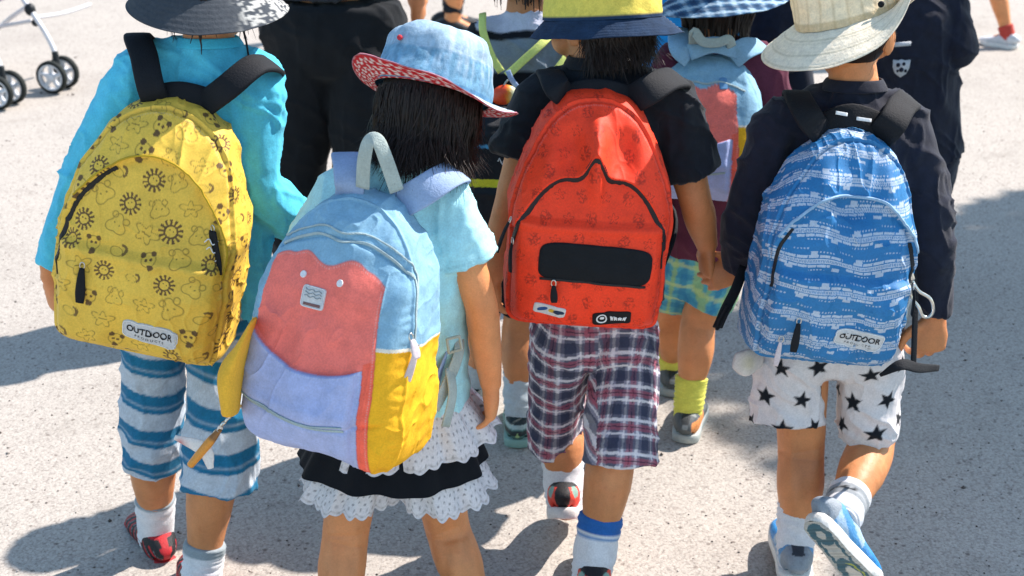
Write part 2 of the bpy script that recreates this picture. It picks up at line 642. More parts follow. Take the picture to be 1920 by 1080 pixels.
def person(base, J, label, s=1.0, tone=1.0, face=(0, 1, 0), roll=0.0, voxel=0.0032, hands={}, leg_r=1.0, arm_r=1.0, cat='person', group=None, head_s=1.0):
    """one continuous skin from named joints; returns its object"""
    base = np.asarray(base, float)
    g = G()
    Hm = head_frame(face, roll)
    hc = J['head']
    hs = head_s
    g.add(*ellipsoid(hc + Hm @ np.array([0, -.008, .012]) * hs, (.072 * hs, .088 * hs, .090 * hs), Hm, 32, 20))
    g.add(*ellipsoid(hc + Hm @ np.array([0, .022, -.045]) * hs, (.052 * hs, .058 * hs, .055 * hs), Hm))
    g.add(*ellipsoid(hc + Hm @ np.array([0, .087, -.028]) * hs, (.010 * hs, .014 * hs, .013 * hs), Hm, 14, 8))
    for sg in (-1, 1):
        g.add(*ellipsoid(hc + Hm @ np.array([sg * .074, -.008, -.018]) * hs, (.007 * hs, .017 * hs, .027 * hs), Hm @ rot((0, 0, 1), sg * -.35), 16, 10))
        g.add(*ellipsoid(hc + Hm @ np.array([sg * .040, .052, -.035]) * hs, (.025 * hs, .022 * hs, .025 * hs), Hm, 14, 8))
        g.add(*ellipsoid(hc + Hm @ np.array([sg * .030, .0745, -.002]) * hs, (.0125 * hs, .008 * hs, .007 * hs), Hm, 14, 8))
    g.add(*ellipsoid(hc + Hm @ np.array([0, .078, -.062]) * hs, (.018 * hs, .009 * hs, .006 * hs), Hm, 14, 8))
    nk = J['neck']
    ax = unit(J['shR'] - J['shL'])
    g.add(*loft([hc - (0, 0, .03 * s), hc * .45 + nk * .55, nk, nk - (0, 0, .06 * s)], [(.046 * s, .05 * s), (.040 * s, .042 * s), (.046 * s, .045 * s), (.07 * s, .045 * s)], side=ax, n=20))
    pv = J['pelvis']
    sw = np.linalg.norm(J['shR'] - J['shL']) / 2
    ch = nk * .62 + pv * .38
    g.add(*loft([nk - (0, 0, .035 * s), ch, nk * .3 + pv * .7, pv, pv - (0, 0, .05 * s)], [(sw * .75, .045 * s), (.085 * s, .065 * s), (.072 * s, .052 * s), (.078 * s, .058 * s), (.05 * s, .045 * s)], side=ax, n=24))
    for k in 'LR':
        sh, el, wr = J['sh' + k], J['el' + k], J['wr' + k]
        a = arm_r * s
        g.add(*loft([nk * .4 + sh * .6 - (0, 0, .01), sh, sh * .5 + el * .5, el, el * .6 + wr * .4, wr], [.035 * a, .035 * a, .034 * a, .029 * a, .029 * a, (.0195 * a, .0165 * a)], side=ax, n=18))
        hp = hands.get(k, {})
        dd = hp.get('d', wr - el)
        hand(g, wr, dd, hp.get('n', np.array([0, .6, 0]) + (ax if k == 'L' else -ax)), hp.get('thumb', np.array([0, 1, 0])), s * hp.get('s', .98), hp.get('curl', .35), hp.get('spread', 1.0), hp.get('tcurl', .5))
        hi, kn, an = J['hip' + k], J['kn' + k], J['an' + k]
        l = leg_r * s
        cv = kn * .62 + an * .38 + unit(np.array([0, -1, 0.0])) * .010 * s
        g.add(*loft([hi, hi * .45 + kn * .55, kn, cv, kn * .2 + an * .8, an, an - (0, 0, .02)], [.056 * l, .050 * l, (.044 * l, .044 * l), (.0445 * l, .046 * l), (.031 * l, .032 * l), (.029 * l, .031 * l), .027 * l], side=ax, n=20))
        ft = J['to' + k]
        g.add(*loft([an - (0, 0, .012), an * .6 + ft * .4 - (0, 0, .005), ft * .85 + an * .15], [.024 * s, (.026 * s, .018 * s), (.022 * s, .012 * s)], side=ax, n=12))
    me = fuse(g, voxel, 4)
    V, Nn = coords(me), normals(me)
    dsp = .0006 * fbm(V * 40, 12, 2)
    for k in 'LR':
        up = unit(J['hip' + k] - J['an' + k])
        h = (V - J['kn' + k]) @ up
        near = np.exp(-(np.linalg.norm(V - J['kn' + k], axis=1) / (.06 * s)) ** 4)
        back = np.clip(-Nn[:, 1] * 1.6, 0, 1)
        x_ = V[:, 0] - J['kn' + k][0]
        for q, a in ((.010, .5), (-.006, -.4)):
            dsp = dsp - .0022 * back * near * np.exp(-((h - q - a * x_ * .3) / .0035) ** 2)
        cm = np.exp(-((h + .085 * s) / .045) ** 2) * back * np.exp(-(np.linalg.norm((V - J['kn' + k])[:, :2], axis=1) / .09) ** 4)
        dsp = dsp + cm * (.0035 * np.exp(-((np.abs(x_) - .019) / .012) ** 2) - .0018 * np.exp(-(x_ / .008) ** 2))
        dsp = dsp - .004 * back * near * np.exp(-(x_ / .012) ** 2) + .003 * back * near * (np.exp(-((np.abs(x_) - .024) / .008) ** 2))
    V = V + Nn * dsp[:, None]
    setco(me, V)
    c = np.tile(SKIN * tone, (len(V), 1))
    c *= (1 + .10 * fbm(V * 9, 3)[:, None])
    c = mixc(c, c * (1.04, .88, .82), np.clip(fbm(V * 26, 21, 3) * .9, 0, 1) * .32)
    nz = noise3(V * 110, 61)
    c = mixc(c, c * (.78, .62, .55), sstep(.70, .84, nz) * .28)
    c = c * (1 + .07 * noise3(V * (70, 70, 25), 62)[:, None])
    # flush on knees, elbows, knuckles, ears; lips, brows, eyes on the face
    for key in ('elL', 'elR', 'knL', 'knR', 'wrL', 'wrR'):
        dd = np.linalg.norm(V - J[key], axis=1)
        c = mixc(c, c * (1.05, .90, .86), .6 * np.exp(-(dd / (.045 * s)) ** 2))
    hl = (V - hc) @ Hm / hs
    inh = np.linalg.norm(hl, axis=1) < .14
    lip = np.exp(-(((hl[:, 0]) / .016) ** 2 + ((hl[:, 2] + .062) / .006) ** 2 + ((hl[:, 1] - .085) / .02) ** 2))
    c = mixc(c, lin('#a8594f'), np.clip(lip, 0, 1) * .8 * inh)
    for sg in (-1, 1):
        e2 = ((hl[:, 0] - sg * .030) / .012) ** 2 + ((hl[:, 2] + .002) / .0055) ** 2
        c = mixc(c, np.array([.7, .7, .7]), (e2 < 1) * (hl[:, 1] > .05) * inh)
        e3 = ((hl[:, 0] - sg * .030) / .0055) ** 2 + ((hl[:, 2] + .002) / .0055) ** 2
        c = mixc(c, np.array([.02, .015, .01]), (e3 < 1) * (hl[:, 1] > .05) * inh)
        bw = ((hl[:, 0] - sg * .031) / .017) ** 2 + ((hl[:, 2] - .018) / .003) ** 2
        c = mixc(c, np.array([.03, .02, .015]), (bw < 1) * (hl[:, 1] > .04) * inh * .8)
    set_col(me, c)
    o = link('person', me, M_SKIN, None, base)
    tag(o, label, cat, group)
    return o, Hm


def cloth(name, me, m, parent, colf=None, wr=.003, wf=(16, 16, 9), seed=1, fold=None):
    """wrinkle a fused garment, colour it, hang it on its person"""
    V, N = coords(me), normals(me)
    wf = np.array(wf)
    n = fbm(V * wf, seed, 3)
    sh = V.copy()
    sh[:, 2] += .55 * sh[:, 0] * (1 if seed % 2 else -1) + .35 * sh[:, 1] + .012 * n
    rid = (1 - np.abs(fbm(sh * wf[::-1] * (.62, .62, 1.25) + 7, seed + 40, 2))) ** 3
    sv = V + .014 * n[:, None]
    r2 = (1 - np.abs(fbm(sv * wf * (1.3, 1.3, .55) + 3, seed + 77, 2))) ** 4
    d = wr * (.6 * n + 1.5 * (rid - .45) + 1.1 * (r2 - .3))
    if fold is not None:
        d = d + fold(V, N)
    setco(me, V + N * d[:, None])
    if colf is not None:
        set_col(me, colf(V))
    return link(name, me, m, parent)


def shirt_mesh(J, s, hem, sleeves, ease=.012, voxel=.0042, body=None, it=5):
    """hem = point at the middle of the hem; sleeves = {'L': t, 'R': t} (t in 0..2 along shoulder-elbow-wrist)"""
    g = G()
    nk, pv = J['neck'], J['pelvis']
    ax = unit(J['shR'] - J['shL'])
    sw = np.linalg.norm(J['shR'] - J['shL']) / 2
    e = ease
    hem = np.asarray(hem)
    body = body or ((.100, .082), (.097, .078), (.104, .085))
    g.add(*loft([nk + (0, 0, .012 * s), nk - (0, 0, .025 * s), nk - (0, 0, .07 * s), nk * .68 + hem * .32, nk * .35 + hem * .65, hem],
                [(.046 * s, .044 * s), (sw * .62 + e, .050 * s + e), (sw * .92 + e, .062 * s + e), tuple(np.array(body[0]) * s + e), tuple(np.array(body[1]) * s + e), tuple(np.array(body[2]) * s + e)],
                side=ax, n=36, sub=6, cap0=.2, cap1=.05))
    for k in 'LR':
        sh, el, wr = J['sh' + k], J['el' + k], J['wr' + k]
        g.add(*loft([nk - (0, 0, .02 * s), nk * .4 + sh * .6, sh], [(.036 * s), .038 * s + e * .6, .036 * s + e], side=(0, 1, 0), n=18))
        t = sleeves.get(k, 0)
        if t <= 0:
            continue
        if t <= 1:
            end = sh + (el - sh) * t
            pts = [nk * .35 + sh * .65 - (0, 0, .012), sh, sh * .5 + end * .5, end]
            rr = [.036 * s + e, .037 * s + e, .042 * s + e, .048 * s + e]
        else:
            end = el + (wr - el) * (t - 1)
            pts = [nk * .35 + sh * .65 - (0, 0, .012), sh, sh * .5 + el * .5, el, el * .5 + end * .5, end]
            rr = [.036 * s + e, .037 * s + e, .038 * s + e, .034 * s + e, .031 * s + e, .0245 * s + e * .8]
        g.add(*loft(pts, rr, side=ax, n=22, sub=6, cap1=.02))
    return fuse(g, voxel, it)


def shorts_mesh(J, s, waist, legs, voxel=.004, it=4, hipr=(.108, .088), seat=True):
    """legs = {'L': [(point, (a, b)), ...]} from the crotch down to the hem"""
    g = G()
    ax = unit(J['shR'] - J['shL'])
    pv = J['pelvis']
    g.add(*loft([waist, pv, pv - (0, 0, .055 * s)], [(hipr[0] * .93 * s, hipr[1] * .95 * s), (hipr[0] * s, hipr[1] * s), (hipr[0] * .9 * s, hipr[1] * .9 * s)], side=ax, n=32, cap0=.1))
    for k in 'LR':
        hk = J['hip' + k]
        first = np.asarray(legs[k][0][0])
        rf = legs[k][0][1]
        pts = [hk * .75 + pv * .25 + (0, 0, .02), hk * .5 + first * .5 + (pv - hk) * (.10, .1, .0)] + [p for p, r in legs[k]]
        rr = [(.066 * s, hipr[1] * .9 * s), (max(.070 * s, rf[0]), max(.086 * s, rf[1]))] + [r for p, r in legs[k]]
        g.add(*loft(pts, rr, side=ax, n=26, sub=6, cap1=.02))
    return fuse(g, voxel, it)


def sock(parent, J, k, top, colf, s=1.0, r=1.07, low=.045):
    an, kn = J['an' + k], J['kn' + k]
    ax = unit(J['shR'] - J['shL'])
    up = unit(kn - an)
    Ltop = top
    pts = [an - up * low, an - up * low * .2, an + up * Ltop * .5, an + up * Ltop]
    rr = [(.030 if low > .03 else .022) * s * r, .0345 * s * r, (.0355 * s * r), .037 * s * r]
    V, Q, T = loft(pts, rr, side=ax, n=28, sub=8, cap1=.15)
    h = (V - an) @ up
    radial = unit(1)
    rel = V - (an + np.outer(h, up))
    rel /= np.linalg.norm(rel, axis=1)[:, None] + 1e-9
    V = V + rel * (.0016 * np.sin(h * 900 + 2 * np.sin(np.arctan2(rel[:, 1], rel[:, 0]) * 2))[:, None] + .001 * noise3(V * 60)[:, None])
    return put('sock', (V, Q, T), M_CLOTH, parent, col=colf(h, np.arctan2(rel[:, 1], rel[:, 0])))


def shoe(parent, ankle, fwd, colf, solec, s=1.0, up=(0, 0, 1), sole_col2=None, tread=False, ankle_h=.062):
    """built round a local frame: x right, y toe, z up; ankle joint at (0, 0, ankle_h)"""
    u = unit(up)
    f = unit(np.asarray(fwd, float) - np.dot(fwd, u) * u)
    r = np.cross(f, u)
    M = np.stack([r, f, u], 1)
    o = np.asarray(ankle) - u * ankle_h * s

    def W(V):
        return o + (V * s) @ M.T
    sec = [(-.060, .014, .050), (-.052, .0245, .068), (-.030, .0325, .078), (0, .0345, .078), (.022, .035, .070), (.05, .0365, .056), (.085, .0395, .047), (.115, .036, .041), (.135, .026, .035), (.146, .010, .026)]
    pts = [(0, y, (t + .014) / 2) for y, w, t in sec]
    rr = [(w, (t - .014) / 2) for y, w, t in sec]
    V, Q, T = loft(pts, rr, side=(1, 0, 0), n=72, sub=12, cap0=.25, cap1=.25, p=2.5)
    # collar dip at the back and tongue ridge, panel relief
    V = V.copy()
    ridge = np.exp(-(V[:, 0] / .009) ** 2) * sstep(.02, .04, V[:, 1]) * sstep(.095, .075, V[:, 1]) * sstep(.03, .05, V[:, 2])
    lace = ridge * (.5 + .5 * np.sin(V[:, 1] * 700))
    V[:, 2] += ridge * .003 + lace * .0025
    seam = np.exp(-((np.abs(V[:, 0]) - .026 - .1 * (V[:, 1] - .03)) / .003) ** 2)
    V[:, 2] += seam * .0008
    sh = put('shoe', (W(V), Q, T), M_SHOE, parent, col=colf(V))
    # sole: outline slab with a rounded edge
    oy = np.array([-.064, -.06, -.045, -.02, .02, .06, .095, .122, .142, .150])
    ow = np.array([.006, .020, .0325, .035, .034, .0385, .042, .038, .024, .006])
    yy = np.linspace(-.064, .150, 110 if tread else 40)
    ww = np.interp(yy, oy, ow)
    ring = np.concatenate([np.stack([ww, yy], 1), np.stack([-ww[::-1], yy[::-1]], 1)])
    n = len(ring)
    lift = lambda y: .010 * sstep(.09, .15, y) + .004 * sstep(-.04, -.065, y)
    lv = [(0.97, 0.0), (1.0, .004), (1.015, .012), (1.0, .020), (.96, .022)]
    VV = []
    for k, z in lv:
        VV.append(np.stack([ring[:, 0] * k, ring[:, 1] * k + .0, z + lift(ring[:, 1]) * (1 if z < .02 else 1)], 1))
    V = np.vstack(VV)
    i = np.arange(len(lv) - 1)[:, None] * n
    j = np.arange(n)[None]
    j2 = (j + 1) % n
    Q = np.stack([i + j, i + j2, i + n + j2, i + n + j], -1).reshape(-1, 4)
    # bottom grid
    nx = 45 if tread else 15
    gx = np.linspace(-1, 1, nx)
    B = np.stack([np.outer(ww * .97, gx), np.repeat(yy[:, None] * .97, nx, 1), np.repeat((lift(yy))[:, None], nx, 1)], -1)
    if tread:
        gz = .0022 * (np.sin(B[..., 1] * 260) > -.2) * (np.abs(gx)[None] < .9)
        B[..., 2] -= gz
    b0 = len(V)
    V = np.vstack([V, B.reshape(-1, 3)])
    a, c = np.meshgrid(np.arange(len(yy) - 1), np.arange(nx - 1), indexing='ij')
    q = b0 + a * nx + c
    Q = np.vstack([Q, np.stack([q, q + nx, q + nx + 1, q + 1], -1).reshape(-1, 4)])
    t0 = len(V)
    V = np.vstack([V, [[0, .04, .022]]])
    T = np.stack([np.full(n, t0), (len(lv) - 1) * n + np.arange(n), (len(lv) - 1) * n + (np.arange(n) + 1) % n], 1)
    cc = np.tile(solec, (len(V), 1))
    if sole_col2 is not None:
        cc = sole_col2(V, cc, b0)
    put('sole', (W(V), Q, T), M_RUBBER, sh, col=cc)
    return sh


def hair(parent, hc, Hm, hs, n=700, cap_y=.045, z0=.02, zend=-.06, flare=.0, face_gap=.75, thick=.0016, cap=True, curl=.004, rmul=1.0, seed=3, side_len=0.0):
    """skull cap plus individual locks, in head space"""
    rg = np.random.default_rng(seed)
    g = G()
    if cap:
        V, Q, T = ellipsoid((0, 0, 0), (.0775 * rmul, .093 * rmul, .093), None, 40, 24)
        V = V + (0, -.012, .012)
        keep = ~((V[:, 1] > cap_y) & (V[:, 2] < .045)) & (V[:, 2] > -.055) & (V[:, 2] < .085)
        kq = keep[Q].all(1)
        kt = keep[T].all(1)
        V = V * (1 + .012 * noise3(V * (60, 60, 12), seed)[:, None])
        g.add(hc + (V * hs) @ Hm.T, Q[kq], T[kt])
    segs = 7
    VV, QQ = [], []
    k = 0
    for i in range(n):
        az = rg.uniform(-PI + face_gap, PI - face_gap) - PI / 2        # -pi/2 = back of the head
        ca, sa = math.cos(az), math.sin(az)
        zs = z0 + rg.uniform(-.01, .03)
        frontness = max(0, sa)
        ze = zend + rg.normal(0, .016) + .010 * math.sin(az * 5) + side_len * abs(ca) + .03 * frontness * (side_len >= 0)
        t = np.linspace(0, 1, segs)
        z = zs + (ze - zs) * t
        rr = np.sqrt(np.maximum(.12, 1 - ((np.maximum(z, -.045) - .01) / .098) ** 2))
        rx = (.0785 * rmul * rr + flare * t ** 1.5) * rg.uniform(.93, 1.07)
        ry = (.093 * rmul * rr + flare * t ** 1.5) * rg.uniform(.93, 1.07)
        wob = rg.normal(0, curl, (2,)) * t[:, None] ** 1.5 + .0022 * np.sin(t[:, None] * rg.uniform(2, 7) + rg.uniform(0, 6, (2,))[None])
        tip = rg.normal(0, curl * .8, (2,)) * t[:, None] ** 4
        P = np.stack([ca * rx + wob[:, 0] + tip[:, 0], sa * ry - .012 + wob[:, 1] + tip[:, 1], z], 1)
        th = thick * rg.uniform(.7, 1.6) * (1 - .8 * t ** 2)
        tang = np.array([-sa, ca, 0.0])
        outw = np.array([ca, sa, 0.0])
        ring = np.stack([P - tang * th[:, None] * 1.6, P + outw * th[:, None], P + tang * th[:, None] * 1.6], 1)
        VV.append(ring.reshape(-1, 3))
        for sgm in range(segs - 1):
            for q in range(2):
                a = k + sgm * 3 + q
                QQ.append((a, a + 1, a + 4, a + 3))
        k += segs * 3
    V = np.vstack(VV)
    g.add(hc + (V * hs) @ Hm.T, np.array(QQ))
    return put('hair', g, M_HAIR, parent)


def hat(parent, c, M, rb, rt, h, brim_w, dz, crown_col, brim_col, s=1.0, oval=1.1, n=144, flat=.35, thick=.0022, stitch=0, seed=2, power=1.4, dent=0.0, soft=.003):
    """crown + brim. M columns: x right, y front, z up. dz(phi, t) height of the brim, brim_w(phi) its width; phi=-pi/2 is the back"""
    ph = np.linspace(0, 2 * PI, n, endpoint=False)
    cx, sy = np.cos(ph), np.sin(ph) * oval
    _dz, _bw = dz, brim_w
    dz = lambda p, t: np.broadcast_to(_dz(p, t), p.shape)
    brim_w = lambda p: np.broadcast_to(_bw(p), p.shape)
    ts = np.concatenate([np.linspace(0, .72, 26), np.linspace(.75, 1, 14)])
    rows, tt = [], []
    for t in ts:
        if t <= .72:
            r = rb + (rt - rb) * (t / .72) ** 1.1
            z = h * (1 - flat * .5) * t / .72
        else:
            k = (t - .72) / .28
            a = k * PI / 2
            r = rt * max(1e-4, (math.cos(a)) ** .55)
            z = h * (1 - flat * .5) + h * flat * .5 * math.sin(a) ** 1.1
        rows.append(np.stack([cx * r, sy * r, np.full(n, z)], 1))
        tt.append(np.full(n, t))
    V = np.vstack(rows)
    tt = np.concatenate(tt)
    pp = np.tile(ph, len(ts))
    nz = fbm(V * 22, seed, 3) * soft
    V = V * (1 + (nz / .09)[:, None] * np.array([1, 1, .6]))
    if dent:
        V[:, 2] -= dent * np.exp(-((V[:, 0] - .01) / .03) ** 2) * sstep(.7, 1, tt)
    m = len(ts)
    i = np.arange(m - 1)[:, None] * n
    j = np.arange(n)[None]
    j2 = (j + 1) % n
    Q = np.stack([i + j, i + j2, i + n + j2, i + n + j], -1).reshape(-1, 4)
    V3 = c + (V * s) @ M.T
    hobj = put('hat', (V3, Q, np.zeros((0, 3), np.int64)), M_HAT, parent, col=crown_col(pp, tt, V))
    # brim: closed loop of top and under side
    nt_ = 26
    tb = np.linspace(0, 1, nt_)
    top, und = [], []
    for t in tb:
        r = rb - .004 + (brim_w(ph) + .004) * t
        z = dz(ph, t)
        wob = .0016 * fbm(np.stack([cx * 3, sy * 3, np.full(n, t * 2)], 1), seed + 9, 2) * t
        st = .0006 * math.sin(t * stitch * 2 * PI) if stitch else 0
        top.append(np.stack([cx * r, sy * r, z + wob + st + thick], 1))
        und.append(np.stack([cx * r, sy * r, z + wob - st], 1))
    edge = [np.stack([cx * (rb + brim_w(ph) + thick), sy * (rb + brim_w(ph) + thick), dz(ph, 1.0) + thick * .5], 1)]
    rows = top + edge + und[::-1]
    V = np.vstack(rows)
    m = len(rows)
    i = np.arange(m)[:, None] * n
    i2 = ((np.arange(m) + 1) % m)[:, None] * n
    Q = np.stack([i + j, i2 + j, i2 + j2, i + j2], -1).reshape(-1, 4)
    tl = np.concatenate([np.repeat(tb, n), np.full(n, 1.0), np.repeat(tb[::-1], n)])
    under = np.concatenate([np.zeros(nt_ * n), np.zeros(n), np.ones(nt_ * n)])
    pp = np.tile(ph, m)
    put('brim', (c + (V * s) @ M.T, Q, np.zeros((0, 3), np.int64)), M_HAT, hobj, col=brim_col(pp, tl, under, V))
    return hobj


# ------------------------------------------------------------------ backpacks
class Bag:
    """the shell of a backpack, as a depth field over its outline. local: x right, y towards the wearer, z up, origin at the bottom middle of the back"""
    def __init__(s, outline, C, depth, Mx, org, p=4.0, nth=520, nt=110, feat=None, scale=1.0):
        s.M, s.o, s.sc = Mx, np.asarray(org, float), scale
        o = np.asarray(outline, float)
        o = np.vstack([o, o[0]])
        oc = catmull(np.vstack([o[-2], o, o[1]]), 24)[24:-24]
        d = np.concatenate([[0], np.cumsum(np.linalg.norm(np.diff(oc, axis=0), axis=1))])
        u = np.linspace(0, d[-1], nth, endpoint=False)
        O = np.stack([np.interp(u, d, oc[:, 0]), np.interp(u, d, oc[:, 1])], 1)
        C = np.asarray(C, float)
        s.C = C
        a = np.linspace(0, PI / 2, 4000)
        r, h = np.sin(a) ** (2 / p), np.cos(a) ** (2 / p)
        L = np.concatenate([[0], np.cumsum(np.hypot(np.diff(r) * .16, np.diff(h) * .13))])
        w = np.linspace(0, L[-1], nt)
        rr, hh = np.interp(w, L, r), np.interp(w, L, h)
        D = O - C
        X = C[None, None] + D[:, None] * rr[None, :, None]
        dep = depth(X[..., 0], X[..., 1])
        P = np.stack([X[..., 0], -dep * hh[None], X[..., 1]], -1)
        seg = np.linalg.norm(np.diff(P, axis=1), axis=2)
        S = np.concatenate([np.zeros((nth, 1)), np.cumsum(seg, 1)], 1)
        dirs = D / np.linalg.norm(D, axis=1)[:, None]
        s.U = C[0] + S * dirs[:, :1]
        s.Vv = C[1] + S * dirs[:, 1:]
        s.rr = np.broadcast_to(rr[None], S.shape)
        s.S = S
        ang = np.unwrap(np.arctan2(D[:, 1], D[:, 0]))
        s.ang, s.sgn = ang, np.sign(ang[-1] - ang[0])
        s.nth, s.nt = nth, nt
        s.P = P
        s._norm()
        if feat:
            s.P = P + s.N * feat(s)[..., None]
            s._norm()

    def _norm(s):
        dth = np.roll(s.P, -1, 0) - np.roll(s.P, 1, 0)
        dt = np.gradient(s.P, axis=1)
        n = np.cross(dt, dth)
        n /= np.linalg.norm(n, axis=2)[..., None] + 1e-12
        if n[:, 3:20, 1].mean() > 0:
            n = -n
        n[:, 0] = (0, -1, 0)
        s.N = n

    def world(s, V):
        return s.o + (np.asarray(V) * s.sc) @ s.M.T

    def wdir(s, V):
        return np.asarray(V) @ s.M.T

    def surf(s, u, v, off=0.0):
        u, v = np.atleast_1d(np.asarray(u, float)), np.atleast_1d(np.asarray(v, float))
        d = np.hypot(u - s.C[0], v - s.C[1])
        a = np.arctan2(v - s.C[1], u - s.C[0])
        ar = s.ang * s.sgn
        q = a * s.sgn
        q = (q - ar[0]) % (2 * PI) + ar[0]
        ext = np.append(ar, ar[0] + 2 * PI)
        fi = np.interp(q, ext, np.arange(s.nth + 1))
        i0 = np.floor(fi).astype(int) % s.nth
        i1 = (i0 + 1) % s.nth
        f = fi - np.floor(fi)
        out, nn = np.zeros((len(u), 3)), np.zeros((len(u), 3))
        for k in range(len(u)):
            Sc = s.S[i0[k]] * (1 - f[k]) + s.S[i1[k]] * f[k]
            t = np.interp(d[k], Sc, np.arange(s.nt))
            t0 = min(int(t), s.nt - 2)
            g = t - t0
            for arr, dst in ((s.P, out), (s.N, nn)):
                A = arr[i0[k], t0] * (1 - g) + arr[i0[k], t0 + 1] * g
                B = arr[i1[k], t0] * (1 - g) + arr[i1[k], t0 + 1] * g
                dst[k] = A * (1 - f[k]) + B * f[k]
        nn /= np.linalg.norm(nn, axis=1)[:, None] + 1e-12
        off = np.broadcast_to(np.asarray(off, float), (len(u),))
        return s.world(out + nn * off[:, None]), s.wdir(nn)

    def shell(s, name, m, parent, colf):
        n, t = s.nth, s.nt
        V = s.P.transpose(1, 0, 2)[1:].reshape(-1, 3)
        c0 = s.P[:, 0].mean(0)
        back = V[-n:] * (.97, 1, .985) + (0, .012, .003)
        V = np.vstack([V, back, c0[None], [[s.C[0], .014, s.C[1]]]])
        m_ = t
        i = np.arange(m_ - 1)[:, None] * n
        j = np.arange(n)[None]
        j2 = (j + 1) % n
        Q = np.stack([i + j, i + n + j, i + n + j2, i + j2], -1).reshape(-1, 4)
        j, j2 = j[0], j2[0]
        T = np.vstack([np.stack([np.full(n, m_ * n), j, j2], 1), np.stack([np.full(n, m_ * n + 1), (m_ - 1) * n + j2, (m_ - 1) * n + j], 1)])
        c = colf(s)
        cc = c.transpose(1, 0, 2)[1:].reshape(-1, 3)
        cc = np.vstack([cc, cc[-n:], c[0, :1], cc[-1:] * .3])
        me = mesh_np(name, s.world(V), Q, T)
        set_col(me, cc)
        return link(name, me, m, parent)

    def strip(s, uv, width, thick=.0012, off=.001, sub=1):
        """a band lying on the bag along a (u, v) path"""
        uv = np.asarray(uv, float)
        P, N = s.surf(uv[:, 0], uv[:, 1], off)
        return ribbon(P, N, width, thick, sub=sub)

    def patch(s, cu, cv, w, h, ang=0.0, off=.0022, nx=24, ny=12, rnd=.3, pw=3.0):
        """a rounded patch following the bag"""
        m = 40
        th = np.linspace(0, 2 * PI, m, endpoint=False)
        sx = np.sign(np.cos(th)) * np.abs(np.cos(th)) ** (2 / pw)
        sz = np.sign(np.sin(th)) * np.abs(np.sin(th)) ** (2 / pw)
        ks = [0, .3, .55, .75, .9, .97, 1.0, 1.0]
        of = [1, 1, 1, 1, 1, .9, .5, -.6]
        V = []
        ca, sa = math.cos(ang), math.sin(ang)
        for k, o in zip(ks[1:], of[1:]):
            x, z = sx * w / 2 * k, sz * h / 2 * k
            V.append(s.surf(cu + x * ca - z * sa, cv + x * sa + z * ca, off * o)[0])
        V.append(s.surf(cu, cv, off)[0])
        V = np.vstack(V)
        r = len(ks) - 1
        i = np.arange(r - 1)[:, None] * m
        j = np.arange(m)[None]
        j2 = (j + 1) % m
        Q = np.stack([i + j, i + m + j, i + m + j2, i + j2], -1).reshape(-1, 4)
        T = np.stack([np.full(m, r * m), j[0], j2[0]], 1)
        return V, Q, T

    def flatg(s, V2, T, Q, cu, cv, ang=0.0, off=.003):
        """flat print (lettering, marks) laid on the bag"""
        ca, sa = math.cos(ang), math.sin(ang)
        u = cu + V2[:, 0] * ca - V2[:, 1] * sa
        v = cv + V2[:, 0] * sa + V2[:, 1] * ca
        return s.surf(u, v, off)[0], Q, T


def text_geo(body, size, bold=0.0):
    cu = bpy.data.curves.new('t', 'FONT')
    cu.body = body
    cu.size = size
    cu.align_x, cu.align_y = 'CENTER', 'CENTER'
    cu.offset = bold
    cu.resolution_u = 4
    o = bpy.data.objects.new('t', cu)
    COL.objects.link(o)
    dg = bpy.context.evaluated_depsgraph_get()
    dg.update()
    me = bpy.data.meshes.new_from_object(o.evaluated_get(dg))
    V = coords(me)
    T = []
    me.calc_loop_triangles()
    for t in me.loop_triangles:
        T.append(tuple(t.vertices))
    bpy.data.objects.remove(o)
    return V[:, :2], np.array(T, np.int64)


def frame_from(top, bottom, yaw=0.0):
    """bag frame from its top and bottom middle (back side), z along it"""
    z = unit(np.asarray(top) - np.asarray(bottom))
    f = np.array([math.sin(yaw), math.cos(yaw), 0])       # away from the camera
    x = unit(np.cross(f, z))
    y = np.cross(z, x)
    return np.stack([x, y, z], 1)


def tri_outward(g):
    return g


def zip_pull(name, parent, p, d, n, L=.035, w=.012, m=None, ring=True):
    """a fabric zip pull hanging from p along d"""
    g = G()
    d, n = unit(d), unit(n)
    P = [p + n * .004, p + d * L * .3 + n * .006, p + d * L * .7 + n * .006, p + d * L + n * .005]
    g.add(*ribbon(P, [n] * 4, [w * .5, w * .8, w, w * .8], .002, sub=4))
    o = put(name, g, m or M_STRAP, parent)
    if ring:
        s_ = np.cross(d, n)
        th = np.linspace(0, 2 * PI, 10)
        q = [p + n * .004 - d * .004 + d * .006 * math.cos(a) + s_ * .004 * math.sin(a) for a in th]
        put('slider', G().add(*tube(q, .0012, n=6, sub=2)), M_METAL, o)
    return o


DAYPACK = [(-.128, .004), (-.06, -.002), (.06, -.002), (.128, .004), (.142, .05), (.143, .15), (.137, .25), (.118, .335), (.080, .398), (.03, .428), (-.03, .428), (-.080, .398), (-.118, .335), (-.137, .25), (-.143, .15), (-.142, .05)]


def day_depth(x, z):
    return np.interp(z, [-.01, .03, .14, .22, .30, .38, .43], [.125, .145, .155, .14, .115, .085, .06])


